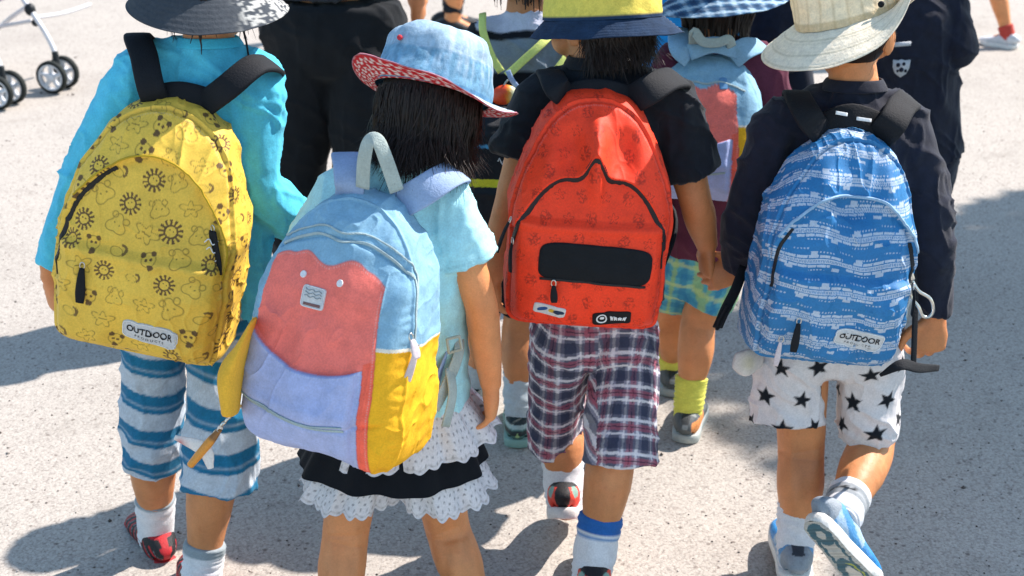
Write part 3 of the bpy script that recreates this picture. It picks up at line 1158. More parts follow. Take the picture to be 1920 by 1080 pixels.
def arch_r(b, lo=.80, top=.70, sag=0.0):
    """radial place of the main zipper (in r) for every column"""
    a = np.arctan2(b.P[:, -1, 2] - b.C[1], b.P[:, -1, 0] - b.C[0])
    if sag > .1:                                        # flat-shouldered zip with one narrow hump
        va = .298 + .036 * np.exp(-(b.U / .017) ** 2) - 13.0 * np.maximum(np.abs(b.U) - .045, 0) ** 2
        ins = np.cumprod((b.Vv < va).astype(int), axis=1).astype(bool)
        r = np.minimum(np.where(ins, b.rr, 0).max(1), lo)
        k = np.ones(9) / 9
        return np.convolve(np.concatenate([r[-4:], r, r[:4]]), k, 'valid'), a
    up = np.clip(np.sin(a), 0, 1)
    return lo + (top - lo) * up ** 2 + sag * np.exp(-((a - PI / 2) / (.20 if sag > .09 else .35)) ** 2), a


def day_feat(seed=1, amp=.012, pocket=.20, sag=.0, fold=.006, lo=.86, top=.74, pinch=None):
    def f(b):
        ra, a = arch_r(b, lo, top, sag)
        upw = sstep(-.25, .25, a) * sstep(PI + .25, PI - .25, a)
        upw = np.where(a < -PI / 2, sstep(-PI - .0, -PI + .0001, a) * 0, upw)
        d = (b.rr - ra[:, None])
        step = sstep(-.006, .010, d) * np.exp(-np.maximum(d, 0) / .16)
        out = amp * step * upw[:, None]
        U, V = b.U, b.Vv
        inside = sstep(.93, .8, b.rr)
        # lower pocket stands proud, with a soft lip along its top
        pk = sstep(pocket + .012, pocket - .004, V + .0006 * np.sin(U * 60)) * inside
        out = out + pk * .010 + np.exp(-((V - pocket + .006) / .008) ** 2) * .003 * inside
        # slack cloth: folds radiating from the top and soft dents
        P = np.stack([U.ravel() * 11, V.ravel() * 8, np.full(U.size, seed * 3.1)], 1)
        n = fbm(P, seed, 3).reshape(U.shape)
        rid = ((1 - np.abs(fbm(P * (1.3, .6, 1) + 9, seed + 5, 2))) ** 3).reshape(U.shape)
        out = out + (n * fold + (rid - .4) * fold * .8) * sstep(0.0, .05, V)
        if pinch is not None:
            out = out + pinch(b)
        arc = np.arange(b.nth)[:, None] * (1.35 / b.nth)
        pk_ = np.sin(arc * 2 * PI / .019 + 2.5 * noise3(np.stack([arc[:, 0] * 22, arc[:, 0] * 0, arc[:, 0] * 0 + seed], 1), 3)[:, None])
        sm = np.exp(-((b.rr - .925) / .035) ** 2)
        out = out + pk_ * sm * .0011 * (.4 + .6 * np.clip(noise3(np.stack([arc[:, 0] * 9, arc[:, 0] * 0 + 3, arc[:, 0] * 0 + seed], 1), 6)[:, None] * 2, -1, 1)) + .0032 * np.exp(-((b.rr - .955) / .006) ** 2) - .0022 * np.exp(-((b.rr - .935) / .008) ** 2)
        cr = (1 - np.abs(fbm(np.stack([U.ravel() * 26 + V.ravel() * 9, V.ravel() * 15 - U.ravel() * 6, np.full(U.size, seed * 1.7)], 1), seed + 30, 2))) ** 7
        out = out + cr.reshape(U.shape) * .0035 * sstep(-.3, .5, noise3(np.stack([U.ravel() * 9, V.ravel() * 9, np.full(U.size, seed + .5)], 1), 4).reshape(U.shape))
        return out
    return f


# prints --------------------------------------------------------------
def lines_of(n, w):
    return np.exp(-(n / w) ** 2)


def print_yellow(b):
    U, V = b.U, b.Vv
    base = np.broadcast_to(lin('#e8bf4a'), U.shape + (3,)).copy()
    ink = np.zeros(U.shape)
    inkl = np.zeros(U.shape)
    rg = np.random.default_rng(4)
    k = 0
    pitch = .047
    for r_ in range(-6, 12):
        for c_ in range(-8, 9):
            cx = c_ * pitch + (r_ % 2) * pitch * .5 + rg.uniform(-.006, .006)
            cy = r_ * pitch * .86 + rg.uniform(-.006, .006)
            typ = (c_ * 2 + r_ * 3 + int(rg.integers(0, 2))) % 5
            rad = rg.uniform(1.0, 1.3)
            x, y = (U - cx) / rad, (V - cy) / rad
            q = rg.uniform(-.6, .6)
            x, y = x * math.cos(q) - y * math.sin(q), x * math.sin(q) + y * math.cos(q)
            rr = np.hypot(x, y)
            near = rr < .024
            if not near.any():
                continue
            an = np.arctan2(y, x)
            if typ == 0:                                   # little sun: ring with rays
                spk = .0125 + .0032 * np.sign(np.sin(an * 13))
                m = (rr < spk) & (rr > .0068)
                m |= (np.hypot(np.abs(x) - .0025, y - .0015) < .0010)
                ink = np.maximum(ink, m * 1.0)
            elif typ == 1:                                 # bear cub: dark ears, arms
                m = (np.hypot(np.abs(x) - .008, y - .008) < .0042) | ((np.hypot(np.abs(x) - .0036, y) < .0022))
                m |= (np.hypot(x / 1.5, y + .012) < .0048) & (x > -.002)
                ink = np.maximum(ink, m * 1.0)
                inkl = np.maximum(inkl, lines_of(rr - .0105, .0008))
            elif typ == 2:                                 # rounded outline animal
                e = rr - (.012 + .0028 * np.cos(an * 3 + 1))
                inkl = np.maximum(inkl, lines_of(e, .0008))
                inkl = np.maximum(inkl, (np.hypot(np.abs(x) - .004, y - .001) < .0012) * 1.0)
                inkl = np.maximum(inkl, lines_of(np.hypot(np.abs(x) - .009, y - .010) - .004, .0008))
            elif typ == 3:                                 # small hook and dots
                m = (np.abs(rr - .006) < .0018) & (an > -1.0) & (an < 2.0)
                ink = np.maximum(ink, m * .9)
                inkl = np.maximum(inkl, lines_of(np.hypot(x + .006, (y + .004) / .6) - .009, .0008))
            else:                                          # leafy sprig in thin line
                e = np.hypot(x / 1.5, y) - (.009 + .003 * np.sin(an * 5))
                inkl = np.maximum(inkl, lines_of(e, .0008))
                inkl = np.maximum(inkl, ((np.abs(y) < .0009) & (np.abs(x) < .006)) * 1.0)
    c = mixc(base, lin('#4a3026'), np.clip(ink, 0, 1) * .9)
    c = mixc(c, lin('#5c4720'), np.clip(inkl, 0, 1) * .68)
    return c


def print_red(b):
    U, V = b.U, b.Vv
    base = np.broadcast_to(lin('#f53f1c'), U.shape + (3,)).copy()
    ink = np.zeros(U.shape)
    rg = np.random.default_rng(8)
    pitch = .040
    for r_ in range(-6, 13):
        for c_ in range(-9, 10):
            cx = c_ * pitch + (r_ % 2) * pitch * .5 + rg.uniform(-.003, .003)
            cy = r_ * pitch * .95 + rg.uniform(-.003, .003)
            x, y = U - cx, V - cy
            rr = np.hypot(x, y)
            if not (rr < .02).any():
                continue
            an = np.arctan2(x, y) + rg.uniform(-.2, .2)
            if (r_ + c_) % 2:
                st = .0095 * (.68 + .32 * np.cos(an * 5)) 
                ink = np.maximum(ink, lines_of(rr - st, .0009) * .8)
            else:
                n = fbm(np.stack([(x / .0055).ravel() + c_ * 7.1, (y / .0055).ravel() + r_ * 3.3, np.full(x.size, 1.5)], 1), 6, 2).reshape(x.shape)
                m = sstep(.2, -.1, np.abs(n) - .18) * sstep(.0155, .011, np.hypot(x * 1.25, y))
                ink = np.maximum(ink, m * .75)
    return mixc(base, lin('#5c100d'), np.clip(ink, 0, 1) * .75)


def print_blue(b):
    U, V = b.U, b.Vv
    base = np.broadcast_to(lin('#2a76ae'), U.shape + (3,)).copy()
    w = np.zeros(U.shape)
    per = .050
    Vw = V + .0055 * np.sin(U * 24 + .8) + .003 * np.sin(U * 55 + V * 30) + U * -.06
    row = np.floor(Vw / per)
    y = Vw - row * per
    rnd = (np.sin(row * 127.1) * 43758.5) % 1.0
    u = U + rnd * .17
    # ladder track
    tick = ((u / .0030) % 1.0) < .62
    w = np.maximum(w, ((y > .0138) & (y < .0192) & tick) * .9)
    w = np.maximum(w, (np.abs(y - .0135) < .0007) | (np.abs(y - .0195) < .0007))
    # rows of long blocks above and below the track
    blk = ((u / .020) % 1.0) < .9
    gap1 = ((u / .15 + rnd) % 1.0) < .86
    gap2 = ((u / .17 + rnd * 2.3) % 1.0) < .82
    w = np.maximum(w, ((y > .0220) & (y < .0265) & blk & gap1) * .95)
    w = np.maximum(w, ((y > .0065) & (y < .0110) & ((((u + .004) / .017) % 1) < .9) & gap2) * .95)
    # squares and dot pairs hanging off the rows
    sq = ((u / .083) % 1.0)
    w = np.maximum(w, ((sq < .15) & (y > .0265) & (y < .0325)) * .9)
    w = np.maximum(w, ((sq > .5) & (sq < .66) & (y > .0005) & (y < .0065)) * .9)
    dots = (((u / .0058) % 1.0) < .5)
    w = np.maximum(w, ((sq > .15) & (sq < .5) & dots & (y > .0300) & (y < .0327)) * .85)
    w = np.maximum(w, ((sq < .34) & dots & (y > .0012) & (y < .0035)) * .8)
    w = np.maximum(w, ((sq > .62) & (sq < .95) & dots & (y > .0365) & (y < .0390)) * .7)
    return mixc(base, lin('#b9c6d6'), np.clip(w, 0, 1))


def seam_col(f):
    def g_(b):
        c = f(b)
        arc = np.broadcast_to(np.arange(b.nth)[:, None] * (1.35 / b.nth), b.rr.shape)
        c = mixc(c, c * .55, np.exp(-((b.rr - .937) / .006) ** 2) * .75)
        dash = ((arc / .0050) % 1.0) < .6
        c = mixc(c, c * .6 + .22, np.exp(-((b.rr - .915) / .0035) ** 2) * dash * .55)
        return c * (1 + .05 * noise3(np.stack([b.U.ravel() * 14, b.Vv.ravel() * 14, 0 * b.U.ravel()], 1), 71).reshape(b.U.shape)[..., None])
    return g_


# ---- the four front-row children ------------------------------------
def mk(**k):
    return {a: np.asarray(b, float) for a, b in k.items()}


def backward(J):
    return J


def label_outdoor(b, parent, cu, cv, w, ang, bgcol=None):
    h = w * .40
    p = put('label_patch', G().add(*b.patch(cu, cv, w, h, ang, off=.0024, pw=5)), M_PATCH, parent)
    V, T = text_geo('OUTDOOR', w * .205, bold=w * .004)
    V = V * (1.0, 1.12)
    k = w * .84 / (V[:, 0].max() - V[:, 0].min())
    V = V * (k, k)
    put('lettering', G().add(*b.flatg(V + (0, h * .08), T, None, cu, cv, ang, off=.0034)), M_PRINT, p, smooth=False)
    V2, T2 = text_geo('P R O D U C T S', w * .075)
    put('lettering', G().add(*b.flatg(V2 + (0, -h * .27), T2, None, cu, cv, ang, off=.0034)), M_PRINT, p, smooth=False)
    th = np.linspace(0, 2 * PI, 60)
    rim = np.stack([np.sign(np.cos(th)) * np.abs(np.cos(th)) ** .4 * w * .485, np.sign(np.sin(th)) * np.abs(np.sin(th)) ** .4 * h * .47], 1)
    uv = np.stack([cu + rim[:, 0] * math.cos(ang) - rim[:, 1] * math.sin(ang), cv + rim[:, 0] * math.sin(ang) + rim[:, 1] * math.cos(ang)], 1)
    put('stitching', G().add(*b.strip(uv, .0016, .0004, off=.0028)), M_WHITE, p)
    return p


def arch_uv(b, a0, a1, k=60, lo=.86, top=.74, sag=0.0, dr=-.008):
    """(u, v) path of the main zipper between two polar angles"""
    ra, a = arch_r(b, lo, top, sag)
    an = np.linspace(a0, a1, k)
    order = np.argsort(a)
    out = []
    for q in an:
        qq = (q + PI) % (2 * PI) - PI
        rq = np.interp(qq, a[order], ra[order]) + dr
        i = int(np.argmin(np.abs(a - qq)))
        t = np.interp(rq, b.rr[i], np.arange(b.nt))
        out.append((np.interp(t, np.arange(b.nt), b.U[i]), np.interp(t, np.arange(b.nt), b.Vv[i])))
    return np.array(out)


def place_bag(top, bot, Yb, dep, H, yaw=0.0, dY=0.0):
    """top = pixel of the bag's top on its back side, bot = pixel of the middle of its front bottom edge"""
    T = at(top[0], top[1], Yb + dY)
    B = at(bot[0], bot[1], Yb - dep)
    f = np.array([math.sin(yaw), math.cos(yaw), 0])
    B = B + f * dep
    sc = np.linalg.norm(T - B) / H
    return frame_from(T, B, yaw), B, sc


FRONT = 'children walking hand in hand in the front row'
PACKS = 'backpacks worn by the front row children'


def stripes_sock(bands):
    def f(h, a):
        c = np.tile(lin('#d8d9dc'), (len(h), 1))
        for z0, z1, col in bands:
            c = mixc(c, lin(col), (h > z0) & (h < z1))
        return c
    return f


def leg_uv(V, J, s=1.0):
    """(around, along) coordinates of a trouser cloth, by nearest leg"""
    mid = J['pelvis']
    ax = unit(J['shR'] - J['shL'])
    lat = (V - mid) @ ax
    out_u, out_v = np.zeros(len(V)), np.zeros(len(V))
    for k, sel in (('L', lat < 0), ('R', lat >= 0)):
        a, b2 = J['hip' + k], J['kn' + k]
        d = unit(b2 - a)
        rel = V[sel] - a
        h = rel @ d
        q = rel - np.outer(h, d)
        bx = unit(ax - np.dot(ax, d) * d)
        by = np.cross(d, bx)
        an = np.arctan2(q @ by, q @ bx)
        out_u[sel], out_v[sel] = an, h
    return out_u, out_v, lat


# ================= boy with the yellow backpack =======================
Y0 = 2.40
J1 = mk(head=at(392, -22, Y0 + .03), neck=at(392, 88, Y0 + .01), shL=at(258, 150, Y0), shR=at(478, 158, Y0),
        elL=at(165, 330, Y0 - .02), wrL=at(96, 525, Y0 - .06), elR=at(478, 345, Y0 - .02), wrR=at(592, 455, Y0 + .02),
        pelvis=at(362, 545, Y0 + .02), hipL=at(297, 560, Y0 + .02), hipR=at(424, 560, Y0 + .01),
        knL=at(287, 785, Y0 + .03), knR=at(412, 800, Y0 - .08), anL=at(292, 990, Y0 + .09), anR=at(378, 1075, Y0 - .13),
        toL=at(270, 1050, Y0 + .22), toR=at(375, 1135, Y0 + .01))
b1 = np.array([*((J1['anL'] + J1['anR']) / 2)[:2], 0])
boy1, H1 = person(b1, J1, 'child in a turquoise long sleeved top and blue striped cropped trousers carrying a yellow backpack', s=1.05, tone=.82,
                  hands={'L': dict(d=(.03, .05, -1), n=(.8, .6, 0), thumb=(.5, .8, 0), curl=.35), 'R': dict(d=(.8, .3, -.5), n=(0, .5, -.6), thumb=(.2, .6, .6), curl=.35)}, group=FRONT)


def turq(V):
    c = np.tile(lin('#58c4e0'), (len(V), 1))
    return c * (1 + .05 * fbm(V * 14, 5)[:, None])


cloth('shirt', shirt_mesh(J1, 1.05, at(372, 560, Y0 + .02), {'L': 1.90, 'R': 1.96}, body=((.112, .085), (.110, .082), (.118, .09))), M_CLOTH, boy1, turq, wr=.0042, wf=(17, 17, 11), seed=3)


def striped(V):
    u, v, lat = leg_uv(V, J1)
    z = V[:, 2] + .012 * np.sin(u * 1.0 + 1) * (lat < 0) + .006 * np.sin(u * 2)
    ph = (z - .022 + np.where(lat < 0, .010, .0)) / .0735
    f = ph - np.floor(ph)
    blue = sstep(.06, .10, f) * sstep(.60, .56, f)
    thin = np.exp(-((f - .24) / .035) ** 2) * .45
    c = mixc(lin('#b4c0cc'), lin('#1f6d93'), np.clip(blue - thin, 0, 1))
    n = fbm(np.stack([u * 30, v * 300, lat * 0], 1), 3, 2)
    return c * (1 + .10 * n[:, None])


l_ = [(at(288, 640, Y0 + .02), (.062, .068)), (at(285, 780, Y0 + .02), (.060, .066)), (at(288, 868, Y0 + .035), (.057, .064))]
r_ = [(at(420, 660, Y0 - .02), (.066, .07)), (at(413, 800, Y0 - .09), (.067, .068)), (at(412, 918, Y0 - .125), (.070, .068))]
cloth('trousers', shorts_mesh(J1, 1.05, at(368, 515, Y0 + .02), {'L': l_, 'R': r_}, voxel=.0036), M_CLOTH, boy1, striped, wr=.0040, wf=(14, 14, 9), seed=8)
sk = stripes_sock([(.078, .2, '#8f9aa0')])
sock(boy1, J1, 'L', .088, sk, 1.0)
sock(boy1, J1, 'R', .060, stripes_sock([(.044, .2, '#8f9aa0')]), 1.0)


def shoe_redblack(V):
    c = np.tile(lin('#17181c'), (len(V), 1))
    n = fbm(V * 38, 4, 2)
    a = V[:, 1] * 1.0 - V[:, 2] * .8
    red = ((np.abs(((a * 38) % 1.0) - .5) < .13) & (V[:, 2] < .060) & (V[:, 2] > .022)) | ((np.abs(V[:, 0]) < .007) & (V[:, 1] < -.02)) | ((V[:, 2] > .072) & (V[:, 1] < -.01)) | (V[:, 2] < .023)
    c = mixc(c, lin('#b8232b'), red * .95)
    c = mixc(c, lin('#8c9094'), ((np.abs(((a * 38 + .32) % 1.0) - .5) < .035) & (V[:, 2] < .055)) * .8)
    return mixc(c, lin('#5d6064'), (n > .62) * .5)


for k in 'LR':
    f = J1['to' + k] - J1['an' + k]
    shoe(boy1, J1['an' + k] - (0, 0, .008), (f[0], f[1], 0), shoe_redblack, lin('#b02a2c'), s=1.0)


def hat1_crown(pp, tt, V):
    c = np.tile(lin('#2387b4'), (len(pp), 1))
    return mixc(c, lin('#4b4e50'), sstep(.12, .08, tt))


def hat1_brim(pp, t, un, V):
    c = np.tile(lin('#43484e'), (len(pp), 1))
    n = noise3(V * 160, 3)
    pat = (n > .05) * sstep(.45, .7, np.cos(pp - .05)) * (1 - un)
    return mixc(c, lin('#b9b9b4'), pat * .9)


hat(boy1, J1['head'] + H1 @ np.array([0, -.005, .010]), H1 @ rot((1, 0, 0), R(2)) @ rot((0, 1, 0), R(4)),   .094, .082, .085,
    lambda p: .040 + 0 * p, lambda p, t: -.046 * t ** 1.15 + .006 * t * np.cos(p * 2), hat1_crown, hat1_brim, stitch=7)
put('hat_cord', G().add(*tube([at(455, 52, Y0 - .02), at(462, 80, Y0 - .02), at(466, 106, Y0 - .02)], .0018, n=6)), M_PRINT, boy1)
hair(boy1, J1['head'], H1, 1.0, n=420, z0=.0, zend=-.040, seed=5)

# yellow backpack
M, o, sc = place_bag((336, 183), (238, 690), 2.325, .15, .428, yaw=R(4))
bagY = Bag([(x * 1.02, z) for x, z in DAYPACK], (0, .2), day_depth, M, o, scale=sc, nth=800, nt=180, p=5,
           feat=day_feat(seed=2, amp=.013, pocket=.195, lo=.90, top=.62, sag=.02, fold=.007))
tY = thing('backpack', o, 'yellow backpack printed with little brown suns and animals', 'backpack', PACKS)
bagY.shell('bag_body', M_NYLON, tY, seam_col(print_yellow))


def zipper(b, parent, a0, a1, col=M_ZIP, w=.009, **kw):
    uv = arch_uv(b, a0, a1, **kw)
    put('zipper', G().add(*b.strip(uv, w, .0016, off=.0012)), col, parent)
    return uv


zipper(bagY, tY, R(205), R(115), lo=.90, top=.62, sag=.02)
uv = arch_uv(bagY, R(150), R(-10), lo=.90, top=.62, sag=.02, dr=.012)
M_YPIPE = mat('yellow_piping', lin('#b99b25'), rough=.7, bump=.1)
put('piping', G().add(*bagY.strip(uv, .0032, .0014, off=.0006)), M_YPIPE, tY)
label_outdoor(bagY, tY, .034, .072, .094, R(-2))
p, n = bagY.surf(-.083, .165, .003)
o_ = zip_pull('zip_pull', tY, p[0], bagY.wdir((0.02, 0, -1)), n[0], .062, .017)
# dark leaf-shaped tag with pale script on the right
p, n = bagY.surf(.118, .262, .004)
o_ = zip_pull('script_tag', tY, p[0], bagY.wdir((.22, 0, -1)), n[0], .075, .030)
for q in range(4):
    a = p[0] + bagY.wdir((.22, 0, -1)) * (.018 + .014 * q) + n[0] * .0105
    s_ = bagY.wdir((1, 0, .15))
    put('script', G().add(*tube([a - s_ * .011, a - s_ * .004 + bagY.wdir((0, 0, .006)), a + s_ * .003 - bagY.wdir((0, 0, .004)), a + s_ * .011 + bagY.wdir((0, 0, .003))], .0011, n=5, sub=4)), M_WHITE, o_)


def bag_strap(parent, pts, nrm, w, m=M_STRAP, thick=.006, name='shoulder_strap', under=True):
    return put(name, G().add(*ribbon(pts, nrm, w, thick, sub=8)), m, parent)


def shoulder(parent, J, k, s, start, width, m, thick=.006, sh_px=None, ease=.018, front_drop=.20, lat=.58):
    """strap from the bag's top over the shoulder, down the chest and back under the arm"""
    nk, sh = J['neck'], J['sh' + k]
    top = nk * (1 - lat) + sh * lat + np.array([0, 0, .040 * s + ease])
    bk = top + np.array([0, -.055 * s, -.022])
    fr = top + np.array([0, .055 * s, -.03])
    low = fr + np.array([0, .028, -front_drop])
    under = J['pelvis'] * .45 + J['sh' + k] * .55
    out = unit(J['sh' + k] - nk)
    und = under + out * .045 + np.array([0, .02, -.03])
    end = under + out * .02 + np.array([0, -.075, -.11])
    P = [start, start * .45 + bk * .55 + np.array([0, -.008, .012]), bk, top, fr, low, und, end]
    N = [np.array([0, -.9, .5]), np.array([0, -.8, .6]), np.array([0, -.6, .8]), np.array([0, 0, 1]), np.array([0, .7, .7]), np.array([0, 1, 0]), out + np.array([0, .3, 0]), out]
    return bag_strap(parent, P, N, [width * .9, width, width, width, width, width * .9, width * .45, width * .45], m, thick)


def strap_px(parent, pix, nrm, w, m, thick=.006, tail=None):
    P = [at(*q) for q in pix]
    N = list(nrm)
    if tail:
        for q, nn in tail:
            P.append(np.asarray(q))
            N.append(nn)
    return bag_strap(parent, P, [np.asarray(q, float) for q in N], w, m, thick)


UPN = [(0, -.9, .45), (0, -.8, .6), (0, -.5, .85), (0, .1, 1)]


def chest_tail(J, k, s=1.0):
    nk, sh = J['neck'], J['sh' + k]
    out = unit(sh - nk)
    b_ = nk * .42 + sh * .58
    return [(b_ + np.array([0, .085 * s, -.05]), (0, .9, .4)), (b_ + np.array([0, .115 * s, -.20]), (0, 1, 0)),
            (sh * .55 + J['pelvis'] * .45 + out * .075 + np.array([0, .03, -.02]), out),
            (sh * .45 + J['pelvis'] * .55 + out * .05 + np.array([0, -.06, -.08]), out + np.array([0, -.4, 0]))]


strap_px(tY, [(300, 205, 2.318), (283, 165, 2.30), (270, 105, 2.335), (262, 70, 2.40)], UPN, .046, M_STRAP, tail=chest_tail(J1, 'L'))
strap_px(tY, [(372, 205, 2.318), (425, 165, 2.292), (480, 122, 2.325), (512, 128, 2.40)], [(0, -.9, .45), (.1, -.8, .6), (.25, -.45, .85), (.6, .1, .8)], .046, M_STRAP, tail=chest_tail(J1, 'R'))
g = G()
g.add(*ribbon([at(270, 186, 2.315), at(335, 172, 2.312), at(410, 190, 2.315)], [(0, -.9, .4)] * 3, .035, .004, sub=6))
put('back_yoke', g, M_STRAP, tY)
g = G()
g.add(*ribbon([at(458, 395, 2.33), at(456, 440, 2.33), at(450, 500, 2.31)], [(.6, -.8, .1)] * 3, .024, .002, sub=6))
put('webbing', g, M_STRAP, tY)

# ================= girl with the pastel backpack =====================
Y0 = 2.20
J2 = mk(head=at(806, 214, Y0 + .05), neck=at(762, 318, Y0 + .0), shL=at(642, 365, Y0 + .0), shR=at(832, 375, Y0 - .02),
        elL=at(565, 520, Y0 + .04), wrL=at(600, 640, Y0 + .04), elR=at(900, 565, Y0 - .03), wrR=at(921, 722, Y0 + .0),
        pelvis=at(735, 730, Y0 + .03), hipL=at(680, 755, Y0 + .03), hipR=at(796, 755, Y0 + .03),
        knL=at(648, 1000, Y0 + .0), knR=at(838, 985, Y0 + .08), anL=at(630, 1185, Y0 - .05), anR=at(900, 1150, Y0 + .02),
        toL=at(640, 1240, Y0 + .1), toR=at(890, 1225, Y0 + .12))
b2 = np.array([*((J2['anL'] + J2['anR']) / 2)[:2], 0])
girl, H2 = person(b2, J2, 'child in a pale mint T-shirt and white lace trimmed black skirt carrying a pastel backpack', s=.96, tone=.95, face=(.25, 1, -.48), roll=R(2),
                  hands={'R': dict(d=(-.02, .02, -1), n=(-.96, .02, -.1), thumb=(.05, .95, .1), curl=.34, spread=1.45, s=1.1)}, group=FRONT, voxel=.0027)


def mint(V):
    c = np.tile(lin('#aadfe8'), (len(V), 1))
    for k in 'LR':
        d_ = unit(J2['el' + k] - J2['sh' + k])
        h = (V - J2['sh' + k]) @ d_ - np.linalg.norm(J2['el' + k] - J2['sh' + k]) * (.66 if k == 'L' else .60)
        near = np.linalg.norm(V - J2['sh' + k] - np.outer((V - J2['sh' + k]) @ d_, d_), axis=1) < .075
        c = mixc(c, c * .72, np.exp(-((h + .012) / .0016) ** 2) * near * .7)
    return c * (1 + .05 * fbm(V * 14, 6)[:, None])


cloth('shirt', shirt_mesh(J2, .96, at(758, 742, Y0 + .03), {'L': .66, 'R': .60}, body=((.106, .085), (.102, .082), (.110, .09))), M_CLOTH, girl, mint, wr=.0030, seed=12)


def ruffle(name, parent, c0, c1, r0, r1, nw, amp, col, m, thick=.0012, n=420, rows=34, scal=.0, ph=0.0, arc=(0, 2 * PI), tilt=0.0):
    """a gathered tier: hangs from ring c0/r0 to ring c1/r1, waving more towards its hem"""
    full = arc[1] - arc[0] > 6.2
    th = np.linspace(arc[0], arc[1], n, endpoint=not full)
    c0, c1 = np.asarray(c0), np.asarray(c1)
    out = []
    for t in np.linspace(0, 1, rows):
        c = c0 * (1 - t) + c1 * t
        rx = r0[0] * (1 - t) + r1[0] * t
        ry = r0[1] * (1 - t) + r1[1] * t
        w = amp * (t ** .8) * (np.sin(th * nw + ph + .6 * np.sin(th * 3)) + .45 * np.sin(th * nw * 1.9 + 1.3 + ph))
        z = -scal * t * (np.abs(np.sin(th * nw * 1.5)) - .5) + tilt * np.cos(th) * t
        out.append(np.stack([c[0] + np.cos(th) * (rx + w), c[1] + np.sin(th) * (ry + w), c[2] + z + .004 * t * np.sin(th * 2 + ph)], 1))
    A = np.array(out)
    k = A.shape[1]
    nrm = np.stack([np.cos(th), np.sin(th), 0 * th], 1)[None] * thick
    V = np.vstack([(A + nrm).reshape(-1, 3), (A - nrm).reshape(-1, 3)])
    i = np.arange(rows - 1)[:, None] * k
    j = np.arange(k if full else k - 1)[None]
    j2 = (j + 1) % k
    q = np.stack([i + j, i + k + j, i + k + j2, i + j2], -1).reshape(-1, 4)
    h = rows * k
    Q = [q[:, ::-1], (q + h)]
    e = (rows - 1) * k
    Q.append(np.stack([(j + 0 * j + e)[0], (j + e)[0] + h, (j2 + e)[0] + h, (j2 + e)[0]], 1))
    Q = np.vstack(Q)
    tt = np.tile(np.repeat(np.linspace(0, 1, rows), k), 2)
    aa = np.tile(th, rows * 2)
    return put(name, (V, Q, np.zeros((0, 3), np.int64)), m, parent, col=col(aa, tt))


def eyelet(rad, Lh, holes=True):
    def f(a, t):
        c = np.tile(lin('#d9d6d8'), (len(a), 1))
        u, v = a * rad / .0100, t * Lh / .0100
        row = np.floor(v)
        uu = u + .5 * (row % 2)
        d = np.hypot(uu - np.floor(uu) - .5, v - row - .5)
        if holes:
            c = mixc(c, lin('#2b2f36'), sstep(.20, .12, d) * (t > .08) * .7)
        return mixc(c, lin('#b9b4b2'), (np.abs(t - .93) < .02) * .6)
    return f


M_LACE = mat('white_eyelet_cotton', None, rough=.9, var=.05, vscale=80, bump=.35, bscale=220, spec=.2)
hp = at(738, 735, Y0 + .03)
# black skirt body as a gathered tube, then the white tiers
blk = lambda a, t: np.tile(lin('#0d1219'), (len(a), 1))
sk_ = ruffle('skirt', girl, at(748, 715, Y0 + .03), at(735, 860, Y0 + .03), (.098, .085), (.166, .134), 9, .006, blk, M_CLOTH, n=360)
ruffle('lace_tier', girl, at(756, 725, Y0 + .03), at(764, 818, Y0 + .03), (.107, .094), (.160, .130), 13, .0085, eyelet(.15, .07), M_LACE, scal=.006, tilt=.022)
for sgn, k, nm in ((-1, 'L', 0.4), (1, 'R', 1.7)):
    ca = at(690 if sgn < 0 else 800, 822, Y0 + .03)
    cb = at(660 if sgn < 0 else 830, 910, Y0 + .03)
    ruffle('lace_hem', girl, ca, cb, (.068, .085), (.090, .106), 9, .008, eyelet(.085, .09), M_LACE, scal=.009, ph=nm, n=300)

M_RED_PRINT = None


def hat2_crown(pp, tt, V):
    c = np.tile(lin('#6690aa'), (len(pp), 1))
    n = fbm(V * 150, 3, 2)
    c = c * (1 + .16 * n[:, None])
    for k in range(4):                                     # panel seams with pale stitched edges
        a = np.abs(((pp - .5 - k * PI / 2) + PI) % (2 * PI) - PI)
        c = mixc(c, lin('#8fb3cf'), np.exp(-((a - .03) / .012) ** 2) * .55 * (tt < .95))
        c = mixc(c, lin('#3d6a93'), np.exp(-(a / .010) ** 2) * .7 * (tt < .95))
    for z in (.035, .06, .09):
        c = mixc(c, lin('#3f6d97'), np.exp(-((tt - z) / .008) ** 2) * .6)
    wear_sun = np.clip(fbm(np.stack([pp * 14, tt * 2.2, pp * 0], 1), 14, 3) * 1.3, 0, 1) * sstep(.1, .5, tt) * (.25 + .75 * sstep(-.2, .6, np.cos(pp)))  # faded denim streaks, strengthened up the right where sunlight is painted in
    c = mixc(c, lin('#c3d3e0'), wear_sun * .5)
    c = mixc(c, lin('#c3d0dc'), sstep(.62, .72, tt) * .35)  # paler dome: sunlight on the top painted into the denim colour
    tw = noise3(np.stack([pp * 70, tt * 14, pp * 0], 1), 31)
    c = c * (1 + .13 * tw[:, None])
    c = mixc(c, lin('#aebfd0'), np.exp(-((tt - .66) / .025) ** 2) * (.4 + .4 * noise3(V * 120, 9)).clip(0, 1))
    return c


